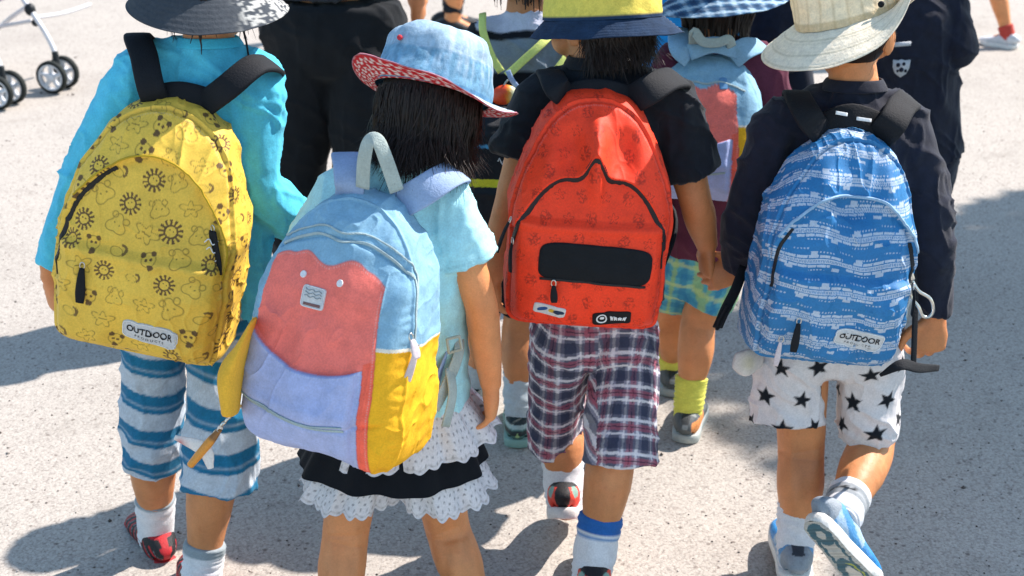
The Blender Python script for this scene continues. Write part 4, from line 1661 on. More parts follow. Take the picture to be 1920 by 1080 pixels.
def hat2_brim(pp, t, un, V):
    c = np.tile(lin('#a9bccd'), (len(pp), 1))
    n = noise3(V * 130, 7)
    c = c * (1 + .08 * n[:, None])
    red = np.tile(lin('#b9232c'), (len(pp), 1))
    r_ = .09 + t * .06
    u, v = np.round(2 * PI * 1.0) * 0 + pp * 40 / (2 * PI), r_ / .0165
    row = np.floor(v)
    uu = u * 1.0 + .5 * (row % 2)
    fx, fy = uu - np.floor(uu) - .5, v - row - .5
    w = (np.abs(fx) + np.abs(fy) * .8 < .27) | ((np.hypot(np.abs(fx) - .42, fy + .38) < .16))
    red = mixc(red, lin('#dcd2d0'), w * .95)
    edge = t > .985
    return mixc(mixc(c, red, un > .5), lin('#a92a35'), edge * .7)


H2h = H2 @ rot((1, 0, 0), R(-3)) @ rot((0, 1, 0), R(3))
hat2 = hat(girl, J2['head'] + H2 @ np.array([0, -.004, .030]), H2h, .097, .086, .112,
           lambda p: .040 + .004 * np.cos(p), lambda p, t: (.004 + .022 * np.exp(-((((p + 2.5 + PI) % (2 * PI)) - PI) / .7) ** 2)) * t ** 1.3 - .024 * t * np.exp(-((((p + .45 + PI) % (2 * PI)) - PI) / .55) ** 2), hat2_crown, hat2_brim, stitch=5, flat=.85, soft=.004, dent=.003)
# red eyelet on the crown
f_ = -2.05
pe = J2['head'] + H2 @ np.array([0, -.004, .030]) + H2h @ np.array([math.cos(f_) * .0915, math.sin(f_) * .0915 * 1.1, .066])
put('eyelet', G().add(*ellipsoid(pe, (.0045, .0045, .0045))), mat('red_thread', lin('#b8323c'), bump=0), hat2)
hair(girl, J2['head'], H2, 1.02, n=5200, z0=.0, zend=-.096, flare=.006, face_gap=.55, thick=.00062, curl=.011, rmul=1.0, seed=9, side_len=.016)

M, o, sc = place_bag((697, 350), (574, 890), 2.115, .16, .45, yaw=R(21))
PACK2 = [(-.10, .004), (-.05, -.003), (.05, -.003), (.10, .004), (.122, .04), (.128, .15), (.124, .26), (.106, .345), (.070, .415), (.025, .448), (-.025, .448), (-.070, .415), (-.106, .345), (-.124, .26), (-.128, .15), (-.122, .04)]
PACK2 = [(x * 1.18, z) for x, z in PACK2]


def pack_depth(x, z):
    return np.interp(z, [-.01, .03, .12, .2, .30, .38, .45], [.15, .175, .19, .175, .14, .10, .06])


def pastel_feat(b):
    U, V = b.U, b.Vv
    P = np.stack([U.ravel() * 10, V.ravel() * 8, np.full(U.size, 2.2)], 1)
    n = fbm(P, 3, 3).reshape(U.shape)
    rid = ((1 - np.abs(fbm(P * (1.2, .7, 1) + 4, 8, 2))) ** 3).reshape(U.shape)
    out = n * .007 + (rid - .4) * .005
    ins = sstep(.92, .8, b.rr)
    lip = .198 + .25 * (U - .02) ** 2 * 8 - .10 * U
    lipz = .195 - .035 * np.cos((U + .0) * 14) + .02
    pk = sstep(lipz + .004, lipz - .004, V) * ins
    out = out + pk * .013 * sstep(.0, .05, V) * sstep(.084, .072, U)
    zz = .105 - .012 * np.cos(U * 14)
    out = out - .0045 * np.exp(-((V - zz) / .004) ** 2) * ins + .004 * np.exp(-((V - zz - .016) / .012) ** 2) * ins * sstep(.084, .072, U)
    # two soft ears on the coral flap
    for ex in (-.055, .045):
        out = out + .004 * np.exp(-((np.hypot((U - ex) / .03, (V - .315) / .03))) ** 2)
    for xs in (.098, .078):
        out = out + .0016 * np.exp(-((U - xs) / .0016) ** 2) * ((V < .2) if xs < .09 else (V < .36))
    arc = np.arange(b.nth)[:, None] * (1.4 / b.nth)
    out = out + np.sin(arc * 2 * PI / .022 + 3 * noise3(np.stack([arc[:, 0] * 20, arc[:, 0] * 0, arc[:, 0] * 0], 1), 3)[:, None]) * np.exp(-((b.rr - .93) / .03) ** 2) * .0006 + .003 * np.exp(-((b.rr - .96) / .006) ** 2)
    cr = (1 - np.abs(fbm(np.stack([U.ravel() * 24 - V.ravel() * 9, V.ravel() * 13 + U.ravel() * 7, np.full(U.size, 4.7)], 1), 33, 2))) ** 7
    out = out + cr.reshape(U.shape) * .0035 * sstep(-.3, .5, noise3(np.stack([U.ravel() * 9, V.ravel() * 9, np.full(U.size, 2.5)], 1), 4).reshape(U.shape))
    zt = .402 - 2.2 * U ** 2
    out = out - .004 * np.exp(-((V - zt) / .004) ** 2) * (np.abs(U) < .13)
    return out


def print_pastel(b):
    U, V = b.U, b.Vv
    blue, coral, lav, yel = lin('#86b0c8'), lin('#f77d70'), lin('#a7b3dc'), lin('#f0b428')
    c = np.broadcast_to(blue, U.shape + (3,)).copy()
    ua = np.abs(U + .020)
    flap_top = .362 - .008 * np.cos((U + .012) * 66) * sstep(.088, .060, np.abs(U + .012)) - 9.0 * np.maximum(ua - .066, 0) ** 2 - 80 * np.maximum(ua - .10, 0) ** 3
    edge = .128 - .02
    x_r = .098 + .012 * sstep(.3, .15, V)
    x_l = -.128
    lipz = .195 - .035 * np.cos(U * 14) + .02
    m = sstep(flap_top + .0015, flap_top - .0015, V) * (U < x_r) * (U > x_l)
    c = mixc(c, coral, m)
    mp = (V < lipz) * (U < x_r - .020) * (U > x_l)
    c = mixc(c, lav, mp)
    c = mixc(c, coral * (1.0, .75, .6), (V < lipz + .01) * (U >= x_r - .020) * (U < x_r))
    side = (U >= x_r) * (V < .238) + (U <= x_l) * (V < .225)
    c = mixc(c, yel, np.clip(side, 0, 1))
    c = mixc(c, lin('#e7e0cf'), ((U >= x_r) * (np.abs(V - .238) < .003)))
    # worn, faded seams
    n = fbm(np.stack([U.ravel() * 60, V.ravel() * 60, 0 * U.ravel()], 1), 5, 3).reshape(U.shape)
    c = c * (1 + .06 * n[..., None])
    ends = 10.0 * ((U > x_r) + (U < x_l))
    for f, al in ((U - x_r + 10 * (V > .33), V), (V - lipz + 10 * (U > x_r - .02), U), (V - flap_top + ends, U), (U - x_r + .020 + 10 * (V > lipz), V)):
        c = mixc(c, c * .62, np.exp(-(f / .0013) ** 2) * .7)
        dash = ((al / .0045) % 1.0) < .6
        c = mixc(c, c * .35 + .45, np.exp(-((f + .0045) / .0009) ** 2) * .5 * dash)
    return c


bagP = Bag(PACK2, (0, .21), pack_depth, M, o, scale=sc, p=5.0, feat=pastel_feat, nth=900, nt=190)
tP = thing('backpack', o, 'pastel backpack with coral bear flap on the child in the denim hat', 'backpack', PACKS)
bagP.shell('bag_body', M_CANVAS, tP, print_pastel)
M_YCAN = mat('yellow_canvas', lin('#e8b23a'), rough=.88, var=.06, bump=.3, bscale=110)
pa, pb_, pm = at(476, 600, 2.01), at(432, 772, 1.97), at(434, 700, 1.99)
put('side_pocket', G().add(*loft([pa, pa * .5 + pm * .5, pm, pb_], [(.003, .035), (.010, .045), (.019, .050), (.012, .040)], side=(1, 0, 0), n=28, sub=8)), M_YCAN, tP)
M_PZ = mat('pale_zipper', lin('#a3b6b8'), rough=.8, bump=.4, bscale=500)
for dz, w in ((0.0, .0045), (.014, .003)):
    uu = np.linspace(-.125, .145, 60)
    uv = np.stack([uu, .408 + dz - 2.4 * (uu - .0) ** 2 - .012 * np.exp(-((uu + .0) / .03) ** 2)], 1)
    uv = np.vstack([uv, np.stack([np.linspace(.150, .172, 14), np.linspace(uv[-1, 1] - .012, .245, 14)], 1)])
    put('zipper', G().add(*bagP.strip(uv, w, .0012, off=.0012)), M_PZ, tP)
for dz, w in ((0.0, .0045), (.012, .0028)):
    uu = np.linspace(-.122, .072, 50)
    put('zipper', G().add(*bagP.strip(np.stack([uu, .105 + dz - .012 * np.cos(uu * 14)], 1), w, .0012, off=.0012)), M_PZ, tP)
# bear eyes and the woven label
for ex, ez in ((-.052, .330), (.022, .330)):
    put('eye_stud', G().add(*bagP.patch(ex, ez, .012, .012, off=.0025, pw=2)), M_WHITE, tP)
pp_ = put('woven_label', G().add(*bagP.patch(-.022, .298, .042, .036, R(0), off=.0022, pw=8)), M_PATCH, tP)
for q in range(3):
    put('woven_line', G().add(*bagP.strip(np.stack([np.linspace(-.036, -.008, 10), np.full(10, .304 + .005 * q - .005) + .0015 * np.sin(np.arange(10) * 1.7 + q)], 1), .0014, .0004, off=.0028)), mat('grey_thread', lin('#8d9497'), bump=0), pp_)
put('woven_line', G().add(*bagP.strip(np.stack([np.linspace(-.037, -.007, 8), np.full(8, .2865)], 1), .0045, .0004, off=.0028)), mat('brown_thread', lin('#7b5a58'), bump=0), pp_)
rm = np.linspace(0, 2 * PI, 40)
put('stitching', G().add(*bagP.strip(np.stack([-.022 + np.sign(np.cos(rm)) * np.abs(np.cos(rm)) ** .25 * .0195, .298 + np.sign(np.sin(rm)) * np.abs(np.sin(rm)) ** .25 * .0165], 1), .0012, .0004, off=.0028)), M_WHITE, pp_)
# grab handle
hx = lambda px, py, Y: at(px, py, Y)
put('handle', G().add(*ribbon([at(680, 352, 2.085), at(683, 300, 2.075), at(692, 266, 2.075), at(708, 264, 2.075), at(724, 300, 2.075), at(744, 358, 2.085)],
                             [(-.25, -.95, .2), (-.35, -.9, .1), (-.3, -.7, .5), (.3, -.7, .5), (.35, -.9, .2), (.25, -.95, .2)], .023, .0022, sub=8)), M_GREY_WEB, tP)
strap_px(tP, [(655, 372, 2.11), (655, 345, 2.09), (652, 308, 2.12), (652, 292, 2.18)], UPN, .046, M_LILAC, thick=.003, tail=chest_tail(J2, 'L', .95))
strap_px(tP, [(745, 385, 2.105), (790, 360, 2.085), (838, 330, 2.11), (858, 326, 2.17)], [(0, -.9, .45), (.1, -.8, .6), (.25, -.5, .85), (.6, .1, .8)], .050, M_LILAC, thick=.003, tail=chest_tail(J2, 'R', .95))
# lower webbing with its buckle, drawstring and tassel
put('webbing', G().add(*ribbon([at(815, 765, 2.10), at(838, 720, 2.13), at(860, 660, 2.16), at(858, 600, 2.2)], [(.7, -.7, .1)] * 4, .024, .002, sub=6)), M_GREY_WEB, tP)
put('webbing', G().add(*ribbon([at(835, 800, 2.10), at(848, 740, 2.12), at(842, 690, 2.14)], [(.8, -.6, .1)] * 3, .022, .002, sub=6)), M_GREY_WEB, tP)
g = G()
for (x0, y0), (x1, y1) in (((838, 636), (862, 630)), ((862, 630), (866, 654)), ((866, 654), (842, 662)), ((842, 662), (838, 636))):
    g.add(*tube([at(x0, y0, 2.135), at(x1, y1, 2.135)], .0026, n=8))
put('buckle', g, M_GREY_WEB, tP)
p, n = bagP.surf(.165, .240, .006)
M_PALE = mat('pale_leather', lin('#cfc3c6'), rough=.8)
d_ = bagP.wdir((-.22, 0, -1))
zip_pull('zip_pull', tP, p[0], d_, n[0], .075, .017, M_PALE)
zip_pull('zip_pull', tP, p[0] + bagP.wdir((-.004, -.01, .02)), bagP.wdir((.35, 0, -1)), n[0], .03, .016, M_PALE)
# toy aeroplane charm on a chain at the bag's lower left corner
pc = bagP.surf(-.150, .055, .006)[0][0]
tC = thing('aeroplane_charm', pc, 'white and orange aeroplane charm hanging on a chain from the pastel backpack', 'key charm')
q = at(380, 845, pc[1] - .02)
g = G()
for k in range(7):
    a = pc * (1 - k / 7.0) + at(400, 815, pc[1] - .01) * (k / 7.0)
    b_ = pc * (1 - (k + .9) / 7.0) + at(400, 815, pc[1] - .01) * ((k + .9) / 7.0)
    g.add(*tube([a, (a + b_) / 2 + (0, 0, .001), b_], .0022 if k % 2 else .003, n=6, sub=2))
put('chain', g, M_METAL, tC)
nose, tail_ = at(357, 872, pc[1] - .03), at(412, 806, pc[1] - .015)
dirp = unit(nose - tail_)
col_o = lambda V: np.tile(lin('#e0902c'), (len(V), 1))
col_w = lambda V: np.tile(lin('#d9d6d2'), (len(V), 1))
put('fuselage', G().add(*loft([tail_, tail_ * .6 + nose * .4, nose], [.004, .0075, .006], n=14)), M_PLAST, tC, col=lambda V: mixc(np.tile(lin('#d99030'), (len(V), 1)), lin('#6a4a28'), (((V - tail_) @ dirp) < .018) * .8))
wmid = tail_ * .45 + nose * .55
put('wing', G().add(*loft([at(328, 820, pc[1] - .02), wmid, at(395, 878, pc[1] - .03)], [(.004, .0012), (.012, .0025), (.005, .0015)], side=dirp, n=14)), M_PLAST, tC, col=lambda V: mixc(np.tile(lin('#d9d6d2'), (len(V), 1)), lin('#b03a3a'), np.exp(-((np.linalg.norm(V - at(340, 830, pc[1] - .02), axis=1)) / .008) ** 2)))
put('tail_fin', G().add(*loft([tail_ + (0, -.002, .008), tail_, tail_ - (.004, 0, .004)], [(.002, .001), (.006, .0012), (.003, .001)], side=dirp, n=10)), M_PLAST, tC, col=col_w)

# ================= boy with the red backpack =========================
Y0 = 2.45
J3 = mk(head=at(1122, 30, Y0 + .03), neck=at(1118, 128, Y0 + .0), shL=at(1012, 195, Y0), shR=at(1258, 198, Y0),
        elL=at(955, 390, Y0 - .02), wrL=at(924, 520, Y0 + .02), elR=at(1303, 372, Y0 - .02), wrR=at(1326, 462, Y0 + .02),
        pelvis=at(1118, 590, Y0 + .03), hipL=at(1060, 605, Y0 + .03), hipR=at(1176, 605, Y0 + .02),
        knL=at(1050, 790, Y0 + .10), knR=at(1152, 815, Y0 - .06), anL=at(1058, 912, Y0 + .05), anR=at(1114, 1045, Y0 - .13),
        toL=at(1062, 975, Y0 + .15), toR=at(1112, 1085, Y0 + .02))
b3 = np.array([*((J3['anL'] + J3['anR']) / 2)[:2], 0])
boy3, H3 = person(b3, J3, 'child in a black T-shirt and plaid shorts carrying a red backpack', s=1.03, tone=.80, face=(-.95, 1, -.30),
                  hands={'L': dict(d=(.02, .1, -1), n=(.9, .4, 0), thumb=(.2, .9, 0), curl=.35), 'R': dict(d=(.02, -.02, -1), n=(.9, .25, 0), thumb=(-.55, .0, -.4), curl=.22, spread=1.1)}, group=FRONT)
cloth('shirt', shirt_mesh(J3, 1.03, at(1118, 560, Y0 + .02), {'L': .50, 'R': .74}, ease=.013, body=((.110, .085), (.108, .082), (.112, .088))), M_BLACK, boy3, None, wr=.0042, seed=21)
def neck_band(parent, J, m, s=1.0, w=.018, dz=.010):
    th = np.linspace(0, 2 * PI, 30)
    ring = [J['neck'] + np.array([.051 * s * math.cos(a), .048 * s * math.sin(a), dz - .006 * math.sin(a)]) for a in th]
    put('neck_band', G().add(*ribbon(ring, [np.array([math.cos(a), math.sin(a), .6]) for a in th], w, .002, sub=2)), m, parent)


neck_band(boy1, J1, mat('turquoise_rib', lin('#46bcdc'), bump=.3), 1.05)
neck_band(girl, J2, mat('mint_rib', lin('#aadfe8'), bump=.3), .96)
g = G()
th = np.linspace(0, 2 * PI, 30)
ring = [J3['neck'] + np.array([.053 * math.cos(a), .05 * math.sin(a), .012 - .006 * math.sin(a)]) for a in th]
g.add(*ribbon(ring, [np.array([math.cos(a), math.sin(a), .5]) for a in th], .022, .002, sub=2))
put('collar', g, M_BLACK, boy3)


def plaid(V):
    u, v, lat = leg_uv(V, J3)
    uu = u * .075 + np.where(lat < 0, .013, .0)
    vv = v + .012 * np.sin(u * 1.3 + np.where(lat < 0, 2, 0))

    c = np.tile(lin('#8d8d9e'), (len(V), 1))
    for x, per, ph in ((uu, .060, .1), (vv, .062, .45)):
        f = (x / per + ph) % 1.0
        c = mixc(c, lin('#1f2a45'), ((f > .03) & (f < .34)) * .66)
        c = mixc(c, lin('#a5485a'), ((f > .60) & (f < .80)) * .55)
        c = mixc(c, lin('#e2dfe4'), (((f > .44) & (f < .53)) | ((f > .87) & (f < .935))) * .80)
        c = mixc(c, lin('#1a2238'), ((f > .68) & (f < .71)) * .8)
    return c


l_ = [(at(1050, 670, Y0 + .04), (.062, .072)), (at(1043, 780, Y0 + .08), (.055, .064)), (at(1038, 842, Y0 + .085), (.052, .062))]
r_ = [(at(1172, 690, Y0 - .0), (.066, .075)), (at(1164, 800, Y0 - .06), (.068, .070)), (at(1162, 866, Y0 - .085), (.072, .070))]
cloth('shorts', shorts_mesh(J3, 1.03, at(1118, 560, Y0 + .03), {'L': l_, 'R': r_}, voxel=.0025), M_CLOTH, boy3, plaid, wr=.0036, wf=(15, 15, 10), seed=31)
bs = stripes_sock([(.068, .2, '#2f6fae'), (.050, .054, '#2f6fae')])
sock(boy3, J3, 'L', .078, stripes_sock([(.056, .2, '#3f76b4')]), 1.0, r=1.18)
sock(boy3, J3, 'R', .082, stripes_sock([(.054, .2, '#2a63a8'), (.043, .047, '#6f93bd')]), 1.0, r=1.17)


def shoe_coral(V):
    c = np.tile(lin('#16171b'), (len(V), 1))
    side = (np.abs(V[:, 0]) > .016 + .010 * np.sin(V[:, 1] * 45)) & (V[:, 2] < .066)
    c = mixc(c, lin('#d8402f'), side * .95)
    c = mixc(c, lin('#d8402f'), ((np.abs(np.abs(V[:, 0]) - .006) < .003) & (V[:, 1] > 0)) * .9)
    return mixc(c, lin('#5fb3a8'), (np.hypot(V[:, 1] + .05, V[:, 2] - .055) < .012) * .8)


for k in 'LR':
    f = J3['to' + k] - J3['an' + k]
    shoe(boy3, J3['an' + k] - (0, 0, .008 if k == 'R' else 0), (f[0], f[1], 0 if k == 'R' else -.5 * f[1]), shoe_coral, lin('#d7d2cd'), s=.98, up=(0, 0, 1) if k == 'R' else (0, .42, .90))


def hat3_crown(pp, tt, V):
    c = np.tile(lin('#d8c45a'), (len(pp), 1))
    return mixc(c, lin('#22364f'), sstep(.05, .03, tt))


def hat3_brim(pp, t, un, V):
    c = np.tile(lin('#22344c'), (len(pp), 1)) * (1 + .2 * noise3(V * 120, 4)[:, None])
    st = (np.sin(t * 7 * 2 * PI) > .45) * ((pp * 60) % 1.0 < .62)
    c = mixc(c, lin('#c3c8cf'), st * (1 - un) * sstep(.75, .95, np.cos(pp + .35)))
    return c


hat(boy3, J3['head'] + H3 @ np.array([0, -.010, -.004]), H3 @ rot((1, 0, 0), R(3)) @ rot((0, 1, 0), R(5)), .095, .088, .130,
    lambda p: .026 + .004 * np.cos(p + .3), lambda p, t: -.030 * t ** 1.1, hat3_crown, hat3_brim, stitch=7, oval=1.19)
hair(boy3, J3['head'], H3, 1.0, n=2600, z0=-.01, zend=-.072, curl=.010, thick=.0007, seed=15, face_gap=1.75, cap_y=-.005)

M, o, sc = place_bag((1122, 166), (1092, 640), 2.375, .15, .428, yaw=R(1))


def red_pinch(b):
    U, V = b.U, b.Vv
    # the empty top collapses into one tall central fold
    f = .026 * np.exp(-(U / .021) ** 2) * sstep(.24, .33, V) * sstep(.43, .36, V)
    f = f + .010 * np.exp(-((U - .006) / .014) ** 2) * sstep(.19, .31, V) * sstep(.38, .33, V)
    f = f - .010 * np.exp(-((np.abs(U) - .050) / .022) ** 2) * sstep(.28, .33, V) * sstep(.40, .36, V)
    return f


bagR = Bag([(x * 1.02 * (1.0 if z < .3 else .95), z) for x, z in DAYPACK], (0, .2), day_depth, M, o, scale=sc, nth=800, nt=180, p=5,
           feat=day_feat(seed=5, amp=.010, pocket=.215, lo=.93, top=.48, sag=.11, fold=.005, pinch=red_pinch))
tR = thing('backpack', o, 'red backpack with faint star print and a black pocket panel', 'backpack', PACKS)
bagR.shell('bag_body', M_NYLON, tR, seam_col(print_red))
uvR = zipper(bagR, tR, R(192), R(-12), lo=.93, top=.48, sag=.11, w=.010)
put('pocket', G().add(*bagR.patch(.010, .150, .196, .068, R(-2.0), off=.0045, pw=5)), mat('black_canvas', lin('#0c1218'), rough=.8, bump=.4, bscale=200, var=.25), tR)
uv = np.stack([np.linspace(-.085, .100, 40), .1185 - .0035 * np.linspace(-1, 1, 40)], 1)
put('zipper', G().add(*bagR.strip(uv, .0045, .0014, off=.0040)), M_ZIP, tR)
p, n = bagR.surf(-.060, .112, .006)
zip_pull('zip_pull', tR, p[0], bagR.wdir((.10, 0, -1)), n[0], .030, .013)
p, n = bagR.surf(uvR[2][0], uvR[2][1] + .02, .004)
zip_pull('zip_pull', tR, p[0], bagR.wdir((-.30, -.1, -1)), n[0], .055, .014)
p, n = bagR.surf(uvR[0][0] + .012, uvR[0][1], .004)
zip_pull('zip_pull', tR, p[0], bagR.wdir((.02, -.1, -1)), n[0], .050, .012)
uv = np.stack([np.linspace(.126, .140, 12), np.linspace(.19, .135, 12)], 1)
put('zipper', G().add(*bagR.strip(uv, .005, .0014, off=.001)), M_ZIP, tR)
pt = put('logo_tag', G().add(*bagR.patch(-.064, .058, .058, .020, R(-8), off=.0026, pw=7)), M_PATCH, tR)
for (u_, w_, c_) in ((-.077, .020, '#2c4f86'), (-.060, .012, '#c9a637'), (-.048, .022, '#27364f')):
    put('logo', G().add(*bagR.patch(u_, .0585 - (u_ + .064) * .14, w_, .0075, R(-6 + 20 * (u_ < -.06)), off=.0034, pw=2.4)), mat('logo_ink', lin(c_), bump=0), pt)
pt = put('label_patch', G().add(*bagR.patch(.050, .047, .070, .026, R(4), off=.003, pw=7)), M_PRINT, tR)
th = np.linspace(0, 2 * PI, 30)
put('logo_ring', G().add(*bagR.strip(np.stack([.032 + .0095 * np.cos(th), .047 + .0085 * np.sin(th)], 1), .0026, .0004, off=.0036)), M_WHITE, pt)
put('logo_mark', G().add(*bagR.patch(.032, .0475, .009, .0055, 0, off=.0036, pw=3)), M_WHITE, pt)
for q in range(4):
    x = np.linspace(.044 + q * .008, .050 + q * .008, 8)
    put('script', G().add(*bagR.strip(np.stack([x + .002, .047 + .0045 * np.sin(np.arange(8) * 1.5 + q * 1.3)], 1), .0020, .0003, off=.0036)), M_WHITE, pt)
strap_px(tR, [(1065, 185, 2.37), (1045, 165, 2.35), (1035, 145, 2.39), (1030, 140, 2.45)], UPN, .046, M_STRAP, tail=chest_tail(J3, 'L'))
strap_px(tR, [(1180, 190, 2.37), (1215, 170, 2.35), (1250, 150, 2.385), (1270, 152, 2.45)], [(0, -.9, .45), (.1, -.8, .6), (.25, -.5, .85), (.6, .1, .8)], .052, M_STRAP, tail=chest_tail(J3, 'R'))
g = G()
g.add(*ribbon([at(1050, 176, 2.372), at(1120, 164, 2.365), at(1200, 182, 2.372)], [(0, -.9, .4)] * 3, .03, .004, sub=6))
put('back_yoke', g, M_STRAP, tR)

# ================= boy with the blue backpack ========================
Y0 = 2.42
J4 = mk(head=at(1592, 48, Y0 + .03), neck=at(1600, 170, Y0 + .0), shL=at(1462, 232, Y0), shR=at(1698, 245, Y0),
        elL=at(1408, 385, Y0 + .0), wrL=at(1388, 508, Y0 + .03), elR=at(1738, 410, Y0 - .03), wrR=at(1752, 592, Y0 - .02),
        pelvis=at(1560, 610, Y0 + .03), hipL=at(1500, 630, Y0 + .03), hipR=at(1624, 630, Y0 + .03),
        knL=at(1502, 842, Y0 + .02), knR=at(1636, 822, Y0 + .06), anL=at(1492, 1010, Y0 - .04), anR=at(1576, 972, Y0 - .19),
        toL=at(1470, 1050, Y0 + .10), toR=at(1640, 1065, Y0 - .17))
b4 = np.array([*(J4['anL'])[:2], 0])
fdir = unit(at(1655, 1140, Y0 - .20) - at(1515, 1000, Y0 - .22))
updir = unit(np.array([.50, .74, .44]))
J4['toR'] = J4['anR'] - updir * .034 + fdir * .075
boy4, H4 = person(b4, J4, 'child in a navy long sleeved top and white star print shorts carrying a blue backpack', s=1.02, tone=.84, face=(.55, 1, -.10),
                  hands={'L': dict(d=(-.95, .05, -.25), n=(0, .9, -.3), thumb=(0, .3, .9), curl=.45), 'R': dict(d=(-.06, -.10, -1), n=(-.15, .95, 0), thumb=(-.9, .2, .0), curl=.62, s=1.2, spread=1.15)}, group=FRONT)
cloth('shirt', shirt_mesh(J4, 1.02, at(1560, 625, Y0 + .02), {'L': 1.97, 'R': 1.97}, ease=.011, body=((.116, .088), (.112, .085), (.116, .09))), M_NAVY, boy4, None, wr=.0048, seed=41)


neck_band(boy4, J4, M_NAVY, 1.02, w=.022, dz=.012)


def stars(V):
    c = np.tile(lin('#d6d2d2'), (len(V), 1))
    # stars scattered on the flat cloth, seen from the back and wrapped round the sides
    u, v, lat = leg_uv(V, J4)
    uu = u * .075 + np.where(lat < 0, 0, .5)
    pit = .066
    vv = v
    row = np.floor(vv / pit)
    x = uu / pit + .5 * (row % 2)
    colm = np.floor(x)
    rnd = (np.sin(row * 12.9 + colm * 78.2) * 43758.5) % 1.0
    rnd2 = (np.sin(row * 39.3 + colm * 11.1) * 24634.6) % 1.0
    fx = (x - colm - .5) * pit + (rnd - .5) * .013
    fy = (vv / pit - row - .5) * pit + (rnd2 - .5) * .013
    a = np.arctan2(fx, -fy) + (rnd - .5) * 1.2
    rr = np.hypot(fx, fy)
    q = (a / (2 * PI / 5)) % 1.0 - .5
    ang = np.abs(q) * 2 * PI / 5
    ro, ri = .0205, .0088
    # distance to the star's straight edge
    bx, by = ri * math.sin(PI / 5), ri * math.cos(PI / 5)
    px_, py_ = rr * np.sin(PI / 5 - ang), rr * np.cos(PI / 5 - ang)
    ex, ey = bx, by - ro
    nx_, ny_ = -ey, ex
    dd = (px_ * nx_ + (py_ - ro) * ny_) / math.hypot(nx_, ny_)
    return mixc(c, lin('#151a21'), sstep(.0012, -.0012, dd))


l_ = [(at(1482, 690, Y0 + .03), (.068, .075)), (at(1475, 750, Y0 + .03), (.072, .072)), (at(1474, 790, Y0 + .02), (.074, .070))]
r_ = [(at(1632, 690, Y0 + .03), (.062, .075)), (at(1628, 750, Y0 + .03), (.060, .075)), (at(1627, 806, Y0 + .035), (.061, .075))]
cloth('shorts', shorts_mesh(J4, 1.02, at(1560, 590, Y0 + .03), {'L': l_, 'R': r_}, voxel=.0026), M_CLOTH, boy4, stars, wr=.0040, wf=(15, 15, 9), seed=51)
g = G()
pq = at(1400, 680, Y0 - .03)
g.add(*loft([at(1425, 672, Y0 - .0), pq, at(1378, 676, Y0 - .03)], [(.018, .008), (.026, .008), (.016, .006)], side=(0, .3, 1), n=14))
put('pocket_lining', g, M_CLOTH, boy4, col=lambda V: mixc(np.tile(lin('#d3cdc9'), (len(V), 1)), lin('#c9b86a'), np.exp(-(np.linalg.norm(V - pq, axis=1) / .014) ** 2) * .6))
sock(boy4, J4, 'L', .070, stripes_sock([]), 1.0)


def sock_star(h, a):
    c = np.tile(lin('#d8d9dc'), (len(h), 1))
    band = (h > .030) & (h < .060)
    c = mixc(c, lin('#8a9094'), band * .9)
    d = np.hypot((a * 1.9) % 1.0 - .5, (h - .045) * 50)
    return mixc(c, lin('#15181d'), (d < .30) * .95)


sock(boy4, J4, 'R', .078, sock_star, 1.0, low=.014)


def shoe_blue(V):
    c = np.tile(lin('#4f8fc0'), (len(V), 1))
    n = noise3(V * 55, 4)
    c = mixc(c, lin('#a9bfd0'), (np.abs(np.sin(V[:, 1] * 42 + V[:, 2] * 70)) > .7) * .8)
    c = mixc(c, lin('#1e7fc0'), ((V[:, 1] > .05) & (np.abs(V[:, 0]) > .012)) * .85)
    c = mixc(c, lin('#888f95'), (V[:, 1] < -.035) * .9)
    return mixc(c, lin('#14202e'), ((np.abs(V[:, 0]) < .012) & (V[:, 2] > .068)) * .9)


def sole_blue(V, c, b0):
    x, y = V[:, 0], V[:, 1]
    bot = np.arange(len(V)) >= b0
    c = mixc(np.tile(lin('#d9d8d2'), (len(V), 1)), lin('#a9aba6'), bot * .8)
    fore = np.hypot(x / .030, (y - .095) / .045)
    heel = np.hypot(x / .024, (y + .025) / .026)
    ringm = ((fore < 1.1) & (fore > .55)) | ((heel < 1.15) & (heel > .45)) | ((np.abs(np.abs(x) - .022) < .004) & (y > -.01) & (y < .06))
    c = mixc(c, lin('#35606e'), bot * ringm * .95)
    c = mixc(c, c * .6, bot * (np.abs(((y / .012) % 1.0) - .5) < .12) * .6)
    c = mixc(c, lin('#a9b04a'), bot * ((np.abs(fore - .74) < .07) & (x > 0)) * .9)
    return mixc(c, lin('#c9c6bd'), bot * (fore < .5) * .8)


shoe(boy4, J4['anL'] - (0, 0, .008), (J4['toL'] - J4['anL']) * (1, 1, 0), shoe_blue, lin('#d9d8d2'), s=1.0)
shoe(boy4, J4['anR'] + updir * .0, fdir, shoe_blue, lin('#d9d8d2'), s=.92, up=updir, sole_col2=sole_blue, tread=True)


def hat4_crown(pp, tt, V):
    c = np.tile(lin('#f2dfbc'), (len(pp), 1))
    st = np.abs(((pp * 60 / PI) % 1.0) - .5)
    c = mixc(c, lin('#b89f74'), sstep(.16, .04, st) * .40 * (tt < .75))
    return mixc(c, lin('#b59f76'), (tt < .10) * .6)


def hat4_brim(pp, t, un, V):
    c = np.tile(lin('#ebdfc8'), (len(pp), 1))
    st = np.abs((t * 11) % 1.0 - .5)
    return mixc(c, lin('#a39877'), sstep(.14, .05, st) * .4)


def b4dz(p, t):
    wr_ = (((p + .0) + PI) % (2 * PI)) - PI                       # 0 = right side
    upf = np.exp(-((wr_ - .15) / .75) ** 2)
    upl = np.exp(-((((p - PI) + PI) % (2 * PI) - PI) / .8) ** 2)
    return (-.050 * t ** 1.1) * (1 - upf) * (1 - .35 * upl) + upf * (.078 * t ** 1.1)


